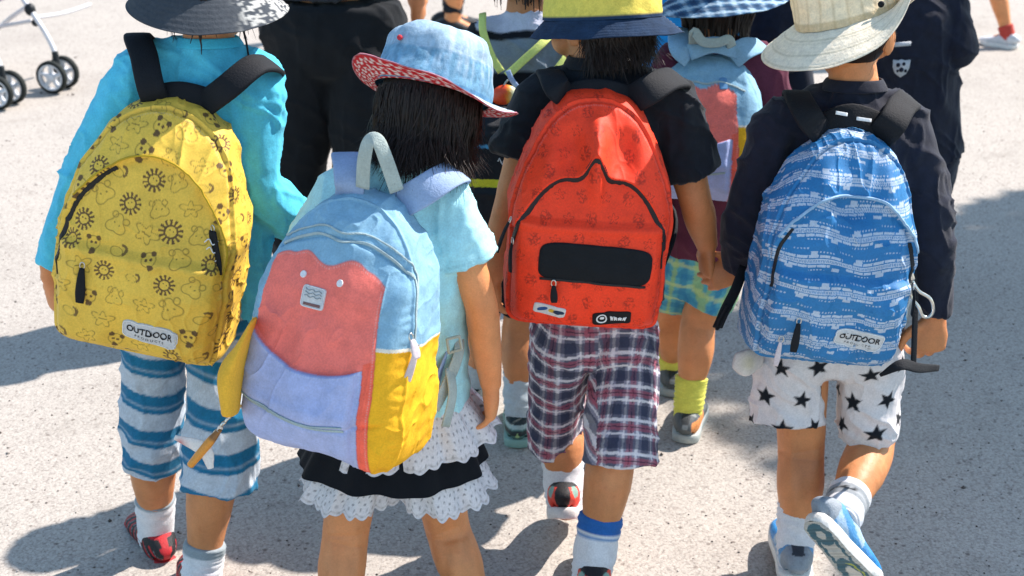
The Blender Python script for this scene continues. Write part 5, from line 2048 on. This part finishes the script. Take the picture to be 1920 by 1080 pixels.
def b4w(p):
    wr_ = (((p + .0) + PI) % (2 * PI)) - PI
    return .060 - .016 * np.exp(-((wr_ - .15) / .8) ** 2)


hat4 = hat(boy4, J4['head'] + H4 @ np.array([0, -.014, .020]), H4 @ rot((1, 0, 0), R(8)) @ rot((0, 1, 0), R(-15)), .092, .082, .110, b4w, b4dz, hat4_crown, hat4_brim, stitch=11, soft=.004, oval=1.17)
for (px, py) in ((1607, 14), (1652, 8)):
    c_ = at(px, py, Y0 - .075)
    put('snap', G().add(*ellipsoid(c_, (.0055, .003, .0055))), M_PRINT, hat4)
hair(boy4, J4['head'], H4, 1.0, n=260, z0=.0, zend=-.026, thick=.0006, seed=25, face_gap=1.0)

M, o, sc = place_bag((1598, 238), (1550, 708), 2.345, .15, .428, yaw=R(-4))


def blue_pinch(b):
    U, V = b.U, b.Vv
    f = -.022 * np.exp(-((U + .005) / .040) ** 2) * np.exp(-((V - .315) / .030) ** 2)
    f = f + .013 * np.exp(-((U + .062) / .020) ** 2) * np.exp(-((V - .345) / .035) ** 2) + .012 * np.exp(-((U - .060) / .020) ** 2) * np.exp(-((V - .35) / .05) ** 2)
    f = f + .006 * np.exp(-((V - .16 + .1 * U) / .02) ** 2) * sstep(.13, .05, np.abs(U))
    return f


bagB = Bag([(x * .97, z) for x, z in DAYPACK], (0, .2), day_depth, M, o, scale=sc, nth=900, nt=200, p=5,
           feat=day_feat(seed=9, amp=.012, pocket=.185, lo=.92, top=.57, sag=-.02, fold=.007, pinch=blue_pinch))
tB = thing('backpack', o, 'blue backpack printed with rows of white blocks and dots', 'backpack', PACKS)
bagB.shell('bag_body', M_NYLON, tB, seam_col(print_blue))
zipper(bagB, tB, R(200), R(150), lo=.92, top=.57, sag=-.02, w=.006)
zipper(bagB, tB, R(28), R(-12), lo=.92, top=.57, sag=-.02, w=.008)
M_BP = mat('pale_blue_piping', lin('#8fb0cc'), rough=.7, bump=.1)
put('piping', G().add(*bagB.strip(arch_uv(bagB, R(160), R(18), lo=.92, top=.57, sag=-.02, dr=.014), .005, .0022, off=.001)), M_BP, tB)
label_outdoor(bagB, tB, .044, .080, .090, R(-3))
p, n = bagB.surf(-.075, .108, .004)
zip_pull('zip_pull', tB, p[0], bagB.wdir((.03, 0, -1)), n[0], .052, .014)
p, n = bagB.surf(-.095, .062, .004)
zip_pull('drawstring', tB, p[0], bagB.wdir((.0, 0, -1)), n[0], .045, .010, M_PALE)
p, n = bagB.surf(.128, .175, .004)
zip_pull('zip_pull', tB, p[0], bagB.wdir((.15, 0, -1)), n[0], .050, .015)
strap_px(tB, [(1545, 255, 2.34), (1520, 225, 2.32), (1500, 190, 2.36), (1492, 178, 2.42)], UPN, .048, M_STRAP, tail=chest_tail(J4, 'L'))
strap_px(tB, [(1645, 262, 2.34), (1672, 232, 2.318), (1690, 200, 2.36), (1700, 190, 2.42)], [(0, -.9, .45), (.1, -.8, .6), (.25, -.5, .85), (.6, .1, .8)], .050, M_STRAP, tail=chest_tail(J4, 'R'))
yk = put('back_yoke', G().add(*ribbon([at(1530, 240, 2.345), at(1598, 216, 2.335), at(1672, 244, 2.345)], [(0, -.9, .4)] * 3, .04, .004, sub=6)), M_STRAP, tB)
for x0, x1, y in ((1567, 1589, 211), (1606, 1634, 222)):
    put('mark', G().add(*ribbon([at(x0, y, 2.328), at((x0 + x1) / 2, y + 2, 2.328), at(x1, y + 4, 2.328)], [(0, -.9, .45)] * 3, .006, .0006, sub=3)), M_WHITE, yk)
# loose strap end held on the left, and the strap end in the right fist
put('strap_end', G().add(*ribbon([at(1395, 500, 2.36), at(1378, 545, 2.34), at(1360, 580, 2.33), at(1345, 614, 2.33)], [(.5, -.8, .3)] * 4, .022, .0022, sub=6)), M_STRAP, tB)
g = G()
g.add(*tube([at(1362, 572, 2.325), at(1348, 600, 2.32), at(1343, 616, 2.32), at(1350, 612, 2.32), at(1372, 575, 2.325)], .0022, n=6))
put('cord', g, M_STRAP, tB)
put('strap_end', G().add(*ribbon([at(1650, 704, 2.27), at(1690, 684, 2.27), at(1722, 690, 2.30), at(1758, 690, 2.36)], [(.1, -.8, .6), (.2, -.7, .7), (0, -.8, .5), (0, -.9, .3)], [.006, .020, .018, .012], .003, sub=6)), M_STRAP, tB)
put('webbing', G().add(*ribbon([at(1712, 690, 2.30), at(1714, 640, 2.31), at(1716, 560, 2.33), at(1712, 500, 2.35)], [(.4, -.9, .1)] * 4, .012, .002, sub=6)), M_STRAP, tB)
# steel snap hook at the right side
pk = at(1728, 568, 2.25)
tH = thing('snap_hook', pk, 'steel snap hook clipped to the right side of the blue backpack', 'snap hook')
pts = [at(1708, 522, 2.25), at(1722, 545, 2.245), at(1744, 560, 2.245), at(1750, 582, 2.245), at(1742, 594, 2.245), at(1730, 592, 2.245), at(1722, 575, 2.245), at(1708, 556, 2.25), at(1706, 530, 2.25)]
put('hook_body', G().add(*tube(pts, .0030, n=8)), M_METAL, tH)
put('swivel', G().add(*tube([at(1702, 500, 2.25), at(1706, 512, 2.25), at(1710, 524, 2.25)], .0055, n=10)), M_METAL, tH)

# ================= the people walking ahead ==========================
def pose(feet, h, face=(0, 1, 0), stride=.14, swing=.10, px=None, lean=0.0, elbow=.25):
    """a walking pose for a figure of height h standing at feet, facing face"""
    f = unit(np.array([face[0], face[1], 0]))
    r = np.array([f[1], -f[0], 0])
    b = np.asarray(feet, float)
    P = lambda a, c, z: b + r * a * h + f * (c + lean * z) * h + np.array([0, 0, z * h])
    J = dict(head=P(0, .02, .905), neck=P(0, .0, .815), shL=P(-.108, 0, .785), shR=P(.108, 0, .785),
             elL=P(-.145, -.02 - swing * .4, .625), elR=P(.145, -.02 + swing * .4, .625),
             wrL=P(-.15, -.02 - swing + elbow * .2, .485), wrR=P(.15, .0 + swing + elbow * .2, .485),
             pelvis=P(0, 0, .50), hipL=P(-.055, 0, .485), hipR=P(.055, 0, .485),
             knL=P(-.058, stride * .45 + .015, .275), knR=P(.058, -stride * .25 + .02, .275),
             anL=P(-.055, stride * .6, .055), anR=P(.055, -stride * .6, .06),
             toL=P(-.065, stride * .6 + .09, .02), toR=P(.065, -stride * .6 + .09, .02))
    return J


AHEAD = 'people walking ahead of the front row'


def plain(c, amp=.08, seed=3):
    c = lin(c) if isinstance(c, str) else c
    return lambda V: np.tile(c, (len(V), 1)) * (1 + amp * fbm(V * 12, seed)[:, None])


def simple_shoes(o, J, face, colf, sole, s):
    for k in 'LR':
        f = J['to' + k] - J['an' + k]
        shoe(o, J['an' + k] * (1, 1, 0) + (0, 0, .062 * s), (f[0], f[1], 0), colf, sole, s=s)


def bg_person(feet, h, label, face=(0, 1, 0), shirt=None, sleeves=1.9, bottom=None, leg_end=.9, shoe_c='#3a3d40', sole_c='#c9c7c2', sock_c=None, sock_h=.06, hair_n=300, tone=.85,
              J=None, s=None, leg_w=1.0, hips=(.104, .086), shirt_mat=None, bottom_mat=None, head_s=None, body=None, group=AHEAD, hands={}, zhair=-.07, face_d=None, hem_z=.47, **kw):
    J = J or pose(feet, h, face, **kw)
    s = s or h / 1.2
    base = np.array([*((J['anL'] + J['anR']) / 2)[:2], 0])
    hs = head_s or min(1.12, .75 + .25 * s)
    o, Hm = person(base, J, label, s=s, tone=tone, face=face_d or face, group=group, voxel=.0055, head_s=hs, hands=hands)
    if shirt:
        hem = J['pelvis'] * 1.0
        hem[2] = hem_z * h
        m = shirt_mesh(J, s, hem, {'L': sleeves, 'R': sleeves}, voxel=.0042, it=4, body=body)
        cloth('shirt', m, shirt_mat or M_CLOTH, o, shirt if callable(shirt) else (plain(shirt) if not shirt_mat else None), wr=.005, wf=(12, 12, 8), seed=int(h * 37) % 90)
    if bottom:
        legs = {}
        for k in 'LR':
            hi, kn, an = J['hip' + k], J['kn' + k], J['an' + k]
            if leg_end <= 1:
                e = hi + (kn - hi) * leg_end
                legs[k] = [(hi * .5 + e * .5, (.064 * s * leg_w, .07 * s * leg_w)), (e, (.062 * s * leg_w, .064 * s * leg_w))]
            else:
                e = kn + (an - kn) * (leg_end - 1)
                legs[k] = [(hi * .5 + kn * .5, (.066 * s * leg_w, .072 * s * leg_w)), (kn, (.058 * s * leg_w, .062 * s * leg_w)), (e, (.052 * s * leg_w, .058 * s * leg_w))]
        m = shorts_mesh(J, s, J['pelvis'] + (0, 0, .05 * s), legs, voxel=.006, it=4, hipr=hips)
        cloth('shorts' if leg_end <= 1 else 'trousers', m, bottom_mat or M_CLOTH, o, bottom if callable(bottom) else (plain(bottom) if not bottom_mat else None), wr=.0042, wf=(11, 11, 6), seed=int(h * 53) % 90)
    if sock_c:
        for k in 'LR':
            sock(o, J, k, sock_h, lambda h_, a: np.tile(lin(sock_c), (len(h_), 1)), s)
    if shoe_c:
        simple_shoes(o, J, face, shoe_c if callable(shoe_c) else (lambda V: np.tile(lin(shoe_c), (len(V), 1))), lin(sole_c), s)
    if hair_n:
        hair(o, J['head'], Hm, hs, n=hair_n, z0=.03, zend=zhair, thick=.0026, seed=int(h * 91) % 50)
    return o, J, Hm


# ---- child with the neon lanyard -------------------------------------
Yk = 3.0
JA = mk(head=at(985, -82, Yk + .03), neck=at(985, 28, Yk), shL=at(893, 92, Yk), shR=at(1072, 98, Yk),
        elL=at(868, 215, Yk), wrL=at(872, 330, Yk + .03), elR=at(1096, 230, Yk), wrR=at(1100, 350, Yk + .03),
        pelvis=at(968, 455, Yk + .03), hipL=at(922, 470, Yk + .03), hipR=at(1008, 470, Yk + .03),
        knL=at(905, 590, Yk + .06), knR=at(974, 622, Yk - .01), anL=at(893, 712, Yk + .10), anR=at(972, 742, Yk - .04),
        toL=at(890, 760, Yk + .2), toR=at(975, 780, Yk + .08))


def yoke(V):
    c = np.tile(lin('#10151d'), (len(V), 1))
    q = (JA['neck'][2] + .005 - V[:, 2]) * .75 + (JA['neck'][1] - V[:, 1]) * .55
    lat = np.abs(V[:, 0] - JA['neck'][0])
    q = q + .25 * np.maximum(lat - .05, 0)
    c = mixc(c, lin('#b9bccb'), sstep(.052, .048, q) * sstep(.105, .10, lat))
    c = mixc(c, lin('#79858f'), sstep(.064, .068, q) * sstep(.125, .120, q) * sstep(.112, .106, lat))
    return c


def shoe_green(V):
    c = np.tile(lin('#1b2a2c'), (len(V), 1))
    n = noise3(V * 60, 5)
    c = mixc(c, lin('#4f7a74'), ((np.abs(np.sin(V[:, 2] * 130)) > .75) & (V[:, 1] < .06)) * .9)
    c = mixc(c, lin('#9fb0ac'), (np.abs(V[:, 2] - .062) < .004) * .9)
    tri = (V[:, 1] < -.03) & (np.abs(V[:, 0]) < (.050 - V[:, 2]) * .6) & (V[:, 2] > .036) & (V[:, 2] < .050)
    return mixc(c, lin('#a9c98a'), tri * .9)


kidA, JA, HA = bg_person(None, 1.08, 'child in a black and grey top with neon lanyard straps behind the denim hat', J=JA, s=.95, face_d=(0, 1, -.1),
                         shirt=yoke, sleeves=.8, bottom='#10151d', leg_end=.82, shoe_c=shoe_green, sole_c='#7fa39b', sock_c='#aab6bd', sock_h=.075, hem_z=.42, tone=.72)
tA = thing('backpack', at(950, 420, Yk - .08), 'black backpack with a thin blue line and a yellow band behind the denim hat', 'backpack')


def print_bands(b):
    V = b.Vv
    c = np.broadcast_to(lin('#0d131b'), V.shape + (3,)).copy()
    c = mixc(c, lin('#4f9ac4'), (np.abs(V - .272) < .0035) * 1.0)
    c = mixc(c, lin('#d8cf2f'), (np.abs(V - .180) < .010) * 1.0)
    return c


MA, oA, scA = place_bag((960, 190), (950, 480), Yk - .085, .11, .36)
BOXP = [(-.14, .004), (-.06, -.002), (.06, -.002), (.14, .004), (.155, .05), (.158, .15), (.156, .26), (.135, .335), (.06, .358), (-.06, .358), (-.135, .335), (-.156, .26), (-.158, .15), (-.155, .05)]
bagA = Bag(BOXP, (0, .18), lambda x, z: np.interp(z, [0, .1, .3, .36], [.09, .11, .10, .08]), MA, oA, scale=scA, nth=260, nt=60, p=5, feat=day_feat(seed=4, amp=.004, pocket=.16))
bagA.shell('bag_body', M_NYLON, tA, print_bands)
for q in range(3):
    u = np.linspace(-.03 + q * .018, -.012 + q * .018, 6)
    put('script', G().add(*bagA.strip(np.stack([u, .236 + .008 * np.sin(np.arange(6) * 1.6 + q)], 1), .0022, .0004, off=.001)), M_WHITE, tA)
M_NEON = mat('neon_yellow_webbing', lin('#d0d878'), rough=.8, bump=.3, bscale=300)
tL = thing('lanyard', at(945, 140, Yk - .1), 'neon yellow lanyard straps with a small fruit charm on the dark topped child', 'lanyard')
put('cord', G().add(*ribbon([at(905, 26, Yk - .02), at(906, 60, Yk - .07), at(922, 105, Yk - .09), at(940, 135, Yk - .10)], [(-.2, -.8, .5)] * 4, .016, .003)), M_NEON, tL)
put('cord', G().add(*ribbon([at(1042, 52, Yk - .02), at(1020, 78, Yk - .075), at(985, 110, Yk - .095), at(950, 142, Yk - .105)], [(.2, -.8, .5)] * 4, .017, .003)), M_NEON, tL)
put('cord', G().add(*ribbon([at(1075, 70, Yk - .03), at(1062, 105, Yk - .07), at(1040, 135, Yk - .09)], [(.2, -.8, .5)] * 3, .015, .003)), M_NEON, tL)
put('ribbon_tail', G().add(*ribbon([at(952, 132, Yk - .11), at(960, 150, Yk - .115), at(972, 166, Yk - .12)], [(.1, -.9, .3)] * 3, .011, .002)), M_LILAC, tL)
pc = at(945, 178, Yk - .125)


def fruit(V):
    d = (V - pc)
    c = np.tile(lin('#e2491f'), (len(V), 1))
    c = mixc(c, lin('#e8a53a'), sstep(.004, .010, d[:, 0]))
    return mixc(c, lin('#d9dcb4'), sstep(.012, .018, d[:, 0]))


put('fruit_charm', G().add(*ellipsoid(pc, (.028, .014, .021), rot((0, 1, 0), -.25))), M_PLAST, tL, col=fruit)
put('stem', G().add(*tube([pc + (0, 0, .019), pc + (.003, 0, .026), pc + (.008, 0, .031)], .002, n=6)), M_GREY_WEB, tL)

# ---- child with the second pastel backpack ---------------------------
JB = mk(head=at(1345, 2, Yk + .03), neck=at(1345, 78, Yk), shL=at(1262, 122, Yk), shR=at(1436, 128, Yk),
        elL=at(1236, 250, Yk), wrL=at(1245, 380, Yk + .03), elR=at(1455, 260, Yk), wrR=at(1440, 390, Yk + .03),
        pelvis=at(1320, 450, Yk + .03), hipL=at(1275, 468, Yk + .03), hipR=at(1358, 468, Yk + .03),
        knL=at(1256, 580, Yk + .14), knR=at(1310, 602, Yk + .02), anL=at(1262, 690, Yk + .22), anR=at(1292, 748, Yk - .02),
        toL=at(1262, 720, Yk + .38), toR=at(1300, 800, Yk + .12))


def plaid_green(V):
    u, v, lat = leg_uv(V, JB)
    c = np.tile(lin('#58a8b8'), (len(V), 1))
    f1, f2 = (u * .08 / .055) % 1.0, (v / .06) % 1.0
    c = mixc(c, lin('#1f6fa3'), (f1 < .3) * .55)
    c = mixc(c, lin('#2a78a8'), (f2 < .3) * .55)
    c = mixc(c, lin('#a8c95a'), (np.abs(f1 - .65) < .12) * .55)
    c = mixc(c, lin('#c9d98a'), (np.abs(f2 - .7) < .1) * .55)
    return c


def shoe_trail(V):
    c = np.tile(lin('#4a5052'), (len(V), 1))
    n = noise3(V * 50, 5)
    c = mixc(c, lin('#8d9290'), (n > .25) * .8)
    c = mixc(c, lin('#d98a4a'), ((V[:, 0] > .016) & (V[:, 1] < .03) & (V[:, 2] < .062)) * .9)
    return mixc(c, lin('#23282b'), ((np.abs(V[:, 0]) < .010) & (V[:, 2] > .06)) * .9)


kidB, JB, HB = bg_person(None, 1.08, 'child in a maroon top and blue green plaid shorts with yellow socks', J=JB, s=.95, face_d=(.1, 1, -.15),
                         shirt='#5e2c3e', sleeves=.75, bottom=plaid_green, leg_end=.78, shoe_c=shoe_trail, sole_c='#9aa09c', sock_c='#d3cf5a', sock_h=.052, hem_z=.42, leg_w=1.05, tone=.82)


def hatB(pp, tt, V):
    c = np.tile(lin('#4a7292'), (len(pp), 1))
    x, y = V[:, 0], V[:, 2]
    for q, per in ((V[:, 0] + V[:, 1] * .3, .030), (V[:, 2] + V[:, 1] * .4, .026)):
        f = (q / per) % 1.0
        c = mixc(c, lin('#16294a'), (f < .38) * .55)
        c = mixc(c, lin('#b9cfdc'), (np.abs(f - .68) < .13) * .6)
    return c


hat(kidB, JB['head'] + HB @ np.array([0, -.006, .020]), HB @ rot((1, 0, 0), R(4)) @ rot((0, 1, 0), R(-6)), .094, .084, .10,
    lambda p: .050 + .010 * np.cos(p), lambda p, t: -.034 * t ** 1.1 + .018 * t * np.exp(-((((p + PI) % (2 * PI) - PI) - .1) / .7) ** 2), hatB, lambda pp, t, un, V: hatB(pp, t, V), stitch=6)
MB, oB, scB = place_bag((1330, 92), (1312, 405), Yk - .085, .14, .45, yaw=R(10), dY=.05)


def pastelB_feat(b):
    return pastel_feat(b) * .8


bagB2 = Bag([(x * 1.22, z) for x, z in PACK2], (0, .21), pack_depth, MB, oB, scale=scB * .98, p=5.0, feat=pastelB_feat, nth=300, nt=70)
tB2 = thing('backpack', oB, 'smaller looking pastel backpack on the child in the plaid bucket hat', 'backpack')
bagB2.shell('bag_body', M_CANVAS, tB2, print_pastel)
uu = np.linspace(-.12, .125, 40)
put('zipper', G().add(*bagB2.strip(np.stack([uu, .383 - 2.4 * uu ** 2 - .012 * np.exp(-(uu / .03) ** 2)], 1), .0045, .0012, off=.0012)), M_PZ, tB2)
uu = np.linspace(-.122, .072, 40)
put('zipper', G().add(*bagB2.strip(np.stack([uu, .105 - .012 * np.cos(uu * 14)], 1), .0045, .0012, off=.0012)), M_PZ, tB2)
put('side_tab', G().add(*bagB2.patch(.055, .372, .026, .040, .1, off=.003, pw=6)), mat('blue_webbing', lin('#5c8bb5'), rough=.85), tB2)
put('woven_label', G().add(*bagB2.patch(.02, .14, .03, .03, 0, off=.003, pw=6)), M_PATCH, tB2)
M_SKY = mat('pale_blue_webbing', lin('#88afc9'), rough=.9, bump=.3)
strap_px(tB2, [(1295, 110, Yk - .09), (1275, 92, Yk - .085), (1272, 66, Yk - .04), (1276, 58, Yk + .02)], UPN, .044, M_SKY, thick=.003, tail=chest_tail(JB, 'L', .95))
strap_px(tB2, [(1372, 110, Yk - .09), (1395, 92, Yk - .09), (1420, 84, Yk - .05), (1432, 92, Yk + .02)], [(0, -.9, .45), (.1, -.8, .6), (.25, -.5, .85), (.6, .1, .8)], .048, M_SKY, thick=.003, tail=chest_tail(JB, 'R', .95))
put('back_yoke', G().add(*ribbon([at(1292, 98, Yk - .088), at(1338, 84, Yk - .088), at(1385, 96, Yk - .088)], [(0, -.9, .4)] * 3, .035, .004, sub=6)), M_SKY, tB2)
put('handle', G().add(*ribbon([at(1300, 82, Yk - .09), at(1302, 60, Yk - .10), at(1318, 78, Yk - .105), at(1345, 80, Yk - .105), at(1366, 74, Yk - .10), at(1372, 88, Yk - .09)], [(0, -.9, .3)] * 6, .02, .002, sub=6)), M_GREY_WEB, tB2)

# ---- adult in dark trousers -------------------------------------------
fA = np.array([-.52, 3.85, 0])
JD = pose(fA, 1.68, stride=.16, swing=.05)
for k, (hx_, kx, ax_, dy) in {'L': (560, 545, 545, .12), 'R': (690, 690, 665, -.12)}.items():
    JD['hip' + k] = at(hx_, 70, 3.85)
    JD['kn' + k] = at(kx, 350, 3.85 + dy * .3)
    JD['an' + k] = np.array([at(ax_, 420, 3.85)[0], 3.85 + dy, .085])
    JD['to' + k] = JD['an' + k] + (0, .15, -.05)
JD['pelvis'] = (JD['hipL'] + JD['hipR']) / 2 + (0, 0, .03)
M_DARK = mat('charcoal_trouser_cloth', lin('#161a1e'), rough=.9, var=.2, vscale=20, bump=.3, bscale=60, spec=.2, sheen=.05)
bg_person(fA, 1.68, 'adult in loose charcoal trousers between the turquoise sleeve and the denim hat', J=JD, s=1.36, bottom='#161a1e', bottom_mat=M_DARK, leg_end=1.93, leg_w=1.22, hips=(.15, .11),
          shirt='#2b3036', sleeves=.7, shoe_c='#1a1c1f', sole_c='#d0ccc6', hem_z=.52, tone=.85, body=((.115, .088), (.110, .085), (.118, .09)))

# ---- person in navy with a crest --------------------------------------
Yn = 3.75
JN = mk(head=at(1700, -150, Yn + .03), neck=at(1705, -62, Yn), shL=at(1620, 0, Yn), shR=at(1768, -12, Yn),
        elL=at(1632, 150, Yn), wrL=at(1650, 230, Yn + .12), elR=at(1796, 98, Yn - .03), wrR=at(1750, 40, Yn + .15),
        pelvis=at(1718, 265, Yn + .02), hipL=at(1684, 285, Yn + .02), hipR=at(1750, 285, Yn + .02),
        knL=at(1676, 400, Yn + .08), knR=at(1715, 400, Yn + .02), anL=at(1665, 520, Yn + .10), anR=at(1680, 530, Yn - .05),
        toL=at(1665, 530, Yn + .25), toR=at(1680, 545, Yn + .10))
navyP, JN, HN = bg_person(None, 1.22, 'person in navy top with white crest and navy trousers behind the beige hat', J=JN, s=1.16,
                          shirt='#141b2e', shirt_mat=M_NAVY, sleeves=1.9, bottom='#141b2e', bottom_mat=M_NAVY, leg_end=1.85, shoe_c='#22262b', hem_z=.36)
g = G()
dp = Yn - .125


def flat_patch(cx, cy, Y, prof, th=.002):
    """a small sewn patch facing the camera side; prof = outline in metres"""
    c = at(cx, cy, Y)
    n = len(prof)
    V = np.array([[c[0] + x, c[1], c[2] + z] for x, z in prof] + [[c[0] + x, c[1] + th * 3, c[2] + z] for x, z in prof] + [[c[0], c[1] - .001, c[2]]])
    Q = [(i, (i + 1) % n, n + (i + 1) % n, n + i) for i in range(n)]
    T = [(2 * n, (i + 1) % n, i) for i in range(n)]
    return V, np.array(Q), np.array(T)


crest = [(-.022, .020), (-.008, .018), (0, .021), (.008, .018), (.022, .020), (.021, 0), (.014, -.016), (0, -.026), (-.014, -.016), (-.021, 0)]
cp = put('crest', G().add(*flat_patch(1690, 127, dp, crest)), mat('white_embroidery', lin('#b9bcc0'), rough=.85, bump=.4, bscale=300), navyP, smooth=False)
for (x, y, r_) in ((1684, 122, .0055), (1695, 120, .0045), (1690, 131, .006), (1698, 133, .004), (1683, 133, .0035)):
    c_ = at(x, y, dp - .002)
    put('crest_mark', G().add(*ellipsoid(c_, (r_, .0012, r_ * 1.1), None, 12, 6)), M_NAVY, cp)
put('crest_line', G().add(*flat_patch(1692, 84, dp - .022, [(-.022, .004), (.022, .008), (.022, -.002), (-.020, -.006)])), cp.data.materials[0], navyP, smooth=False)

# ---- people glimpsed between the hats ----------------------------------
bg_person(np.array([.46, 4.05, 0]), 1.2, 'child in a bright blue top between the navy striped hat and the plaid hat', shirt='#1d86c9', sleeves=1.8, bottom='#2a3340', leg_end=.9, tone=.85)
bg_person(np.array([.80, 4.3, 0]), 1.22, 'child in a dark navy top between the plaid hat and the beige hat', shirt='#121c2c', shirt_mat=M_NAVY, sleeves=1.8, bottom='#1a2130', leg_end=1.8, tone=.85)
# ---- far away -----------------------------------------------------------
fp = gnd(1826, 86)
bg_person(fp, 1.15, 'far child with bare legs and white shoes at the top right corner', face=(-.75, .6, 0), shirt='#9fb3c9', sleeves=.6, bottom='#39455a', leg_end=.7, sock_c='#b8483f', sock_h=.04, shoe_c='#c9ccd0', sole_c='#dedcd8', tone=.95, stride=.2, group='people far away on the walkway')
fp = gnd(845, 78)
bg_person(fp + (-.0, .15, 0), 1.65, 'far person in black trousers seen above the denim hat', face=(1, .1, 0), shirt='#3b4654', sleeves=.6, bottom='#14181d', bottom_mat=M_BLACK, leg_end=1.9, leg_w=.62, shoe_c='#1a1c1f', stride=.0, group='people far away on the walkway')

# ================= stroller at the top left ===============================
A1, A2 = gnd(112, 170), gnd(12, 200)
ax_ = unit((A1 - A2) * (1, 1, 0))
fw = np.array([ax_[1], -ax_[0], 0])
mid = (A1 + A2) / 2
M_TUBE = mat('white_tube', lin('#cfcfd2'), rough=.35, var=.03, bump=0, spec=.5)
M_TYRE = mat('dark_tyre', lin('#1f2422'), rough=.8, var=.2, bump=.2)
M_HUB = mat('pale_hub', lin('#c9ccd0'), rough=.5, var=.05, bump=0)
M_SEAT = mat('grey_lilac_seat', lin('#8f8698'), rough=.9, bump=.3)
M_DKP = mat('dark_plastic', lin('#1a2024'), rough=.5, bump=.1)
tS = thing('stroller', np.array([mid[0], mid[1], 0]), 'white framed baby stroller with grey seat and twin front wheels at the top left', 'stroller')
wr_ = .073


def wheel(c, axd, r_):
    axd = unit(axd)
    e1 = unit(np.cross(axd, (0, 0, 1)))
    g = G()
    th = np.linspace(0, 2 * PI, 33)
    prof = [(r_ * .80, -.013), (r_ * .93, -.014), (r_, -.008), (r_, .008), (r_ * .93, .014), (r_ * .80, .013)]
    k = len(prof)
    V = np.array([c + (e1 * math.cos(a) + np.array([0, 0, 1]) * math.sin(a)) * q[0] + axd * q[1] for a in th[:-1] for q in prof])
    Q = [(i * k + j, i * k + (j + 1) % k, ((i + 1) % 32) * k + (j + 1) % k, ((i + 1) % 32) * k + j) for i in range(32) for j in range(k)]
    w = put('wheel', (V, np.array(Q), np.zeros((0, 3), np.int64)), M_TYRE, tS)
    g = G()
    g.add(*loft([c - axd * .015, c + axd * .015], [.020, .020], side=e1, n=16, cap0=.2, cap1=.2))
    for q in range(5):
        a = q * 2 * PI / 5 + .3
        d = e1 * math.cos(a) + np.array([0, 0, 1]) * math.sin(a)
        g.add(*loft([c + d * .012, c + d * r_ * .84], [(.010, .010), (.013, .010)], side=axd, n=8))
    prof = [(r_ * .70, -.012), (r_ * .82, -.013), (r_ * .82, .013), (r_ * .70, .012)]
    V = np.array([c + (e1 * math.cos(a) + np.array([0, 0, 1]) * math.sin(a)) * q[0] + axd * q[1] for a in th[:-1] for q in prof])
    Q = [(i * 4 + j, i * 4 + (j + 1) % 4, ((i + 1) % 32) * 4 + (j + 1) % 4, ((i + 1) % 32) * 4 + j) for i in range(32) for j in range(4)]
    g.add(V, np.array(Q))
    put('hub', g, M_HUB, w)


back = mid - fw * .62
wax = unit(ax_ + fw * -.25)
for cst in (A1, A2):
    c_ = cst * (1, 1, 0) + (0, 0, wr_)
    for sg in (-1, 1):
        wheel(c_ + wax * sg * .050, wax, wr_)
    put('caster', G().add(*loft([c_ - wax * .03, c_ + wax * .03], [.017, .017], n=12)).add(*loft([c_ + (0, 0, .01), c_ + (0, 0, .10)], [.02, .014], n=12)), M_DKP, tS)
for sg in (-1, 1):
    e = back + ax_ * sg * .27 + (0, 0, .085)
    for q in (-1, 1):
        wheel(e + ax_ * q * .03, ax_, .085)
    f0 = (A1 if sg > 0 else A2) * (1, 1, 0) + (0, 0, .17)
    kn_ = f0 - fw * .12 + (0, 0, .18)
    top = back + ax_ * sg * .24 + np.array([0, 0, .98]) - fw * .12
    put('frame_tube', G().add(*tube([f0, f0 * .6 + kn_ * .4 + fw * .012, kn_, kn_ * .5 + top * .5, top], .0115, n=10)), M_TUBE, tS)
    put('frame_tube', G().add(*tube([e, e * .5 + kn_ * .5 + (0, 0, .03), kn_ + (0, 0, .02)], .0105, n=10)), M_TUBE, tS)
    put('frame_tube', G().add(*tube([kn_ - (0, 0, .05), kn_ - fw * .22 + (0, 0, -.10), kn_ - fw * .42 + (0, 0, -.14)], .009, n=10)), M_TUBE, tS)
    put('joint', G().add(*ellipsoid(kn_, (.024, .024, .028))), M_DKP, tS)
    put('joint', G().add(*ellipsoid(kn_ + (0, 0, -.055) + fw * .025, (.018, .018, .018))), M_DKP, tS)
s0 = mid - fw * .27 + (0, 0, .40)
s1 = mid - fw * .48 + (0, 0, .34)
s2 = mid - fw * .66 + (0, 0, .80)
put('seat', G().add(*loft([s0, s1], [(.17, .025), (.17, .03)], side=ax_, n=24, p=4, cap0=.4, cap1=.3)), M_SEAT, tS)
put('backrest', G().add(*loft([s1, s2], [(.17, .03), (.16, .025)], side=ax_, n=24, p=4)), M_SEAT, tS)
put('basket', G().add(*loft([mid - fw * .36 + (0, 0, .20), mid - fw * .58 + (0, 0, .19)], [(.15, .05), (.16, .06)], side=ax_, n=24, p=5)), M_SEAT, tS)
put('cross_bar', G().add(*tube([kn_ + ax_ * .02 - (0, 0, .04), kn_ + ax_ * .2 - (0, 0, .05), kn_ + ax_ * .36 - (0, 0, .04)], .009, n=10)), M_TUBE, tS)
put('handlebar', G().add(*tube([back + ax_ * .24 + np.array([0, 0, .97]) - fw * .12, back + np.array([0, 0, 1.0]) - fw * .15, back - ax_ * .24 + np.array([0, 0, .97]) - fw * .12], .014, n=10)), M_DKP, tS)

for o in SC.objects:
    if '_b' in o:
        del o['_b']
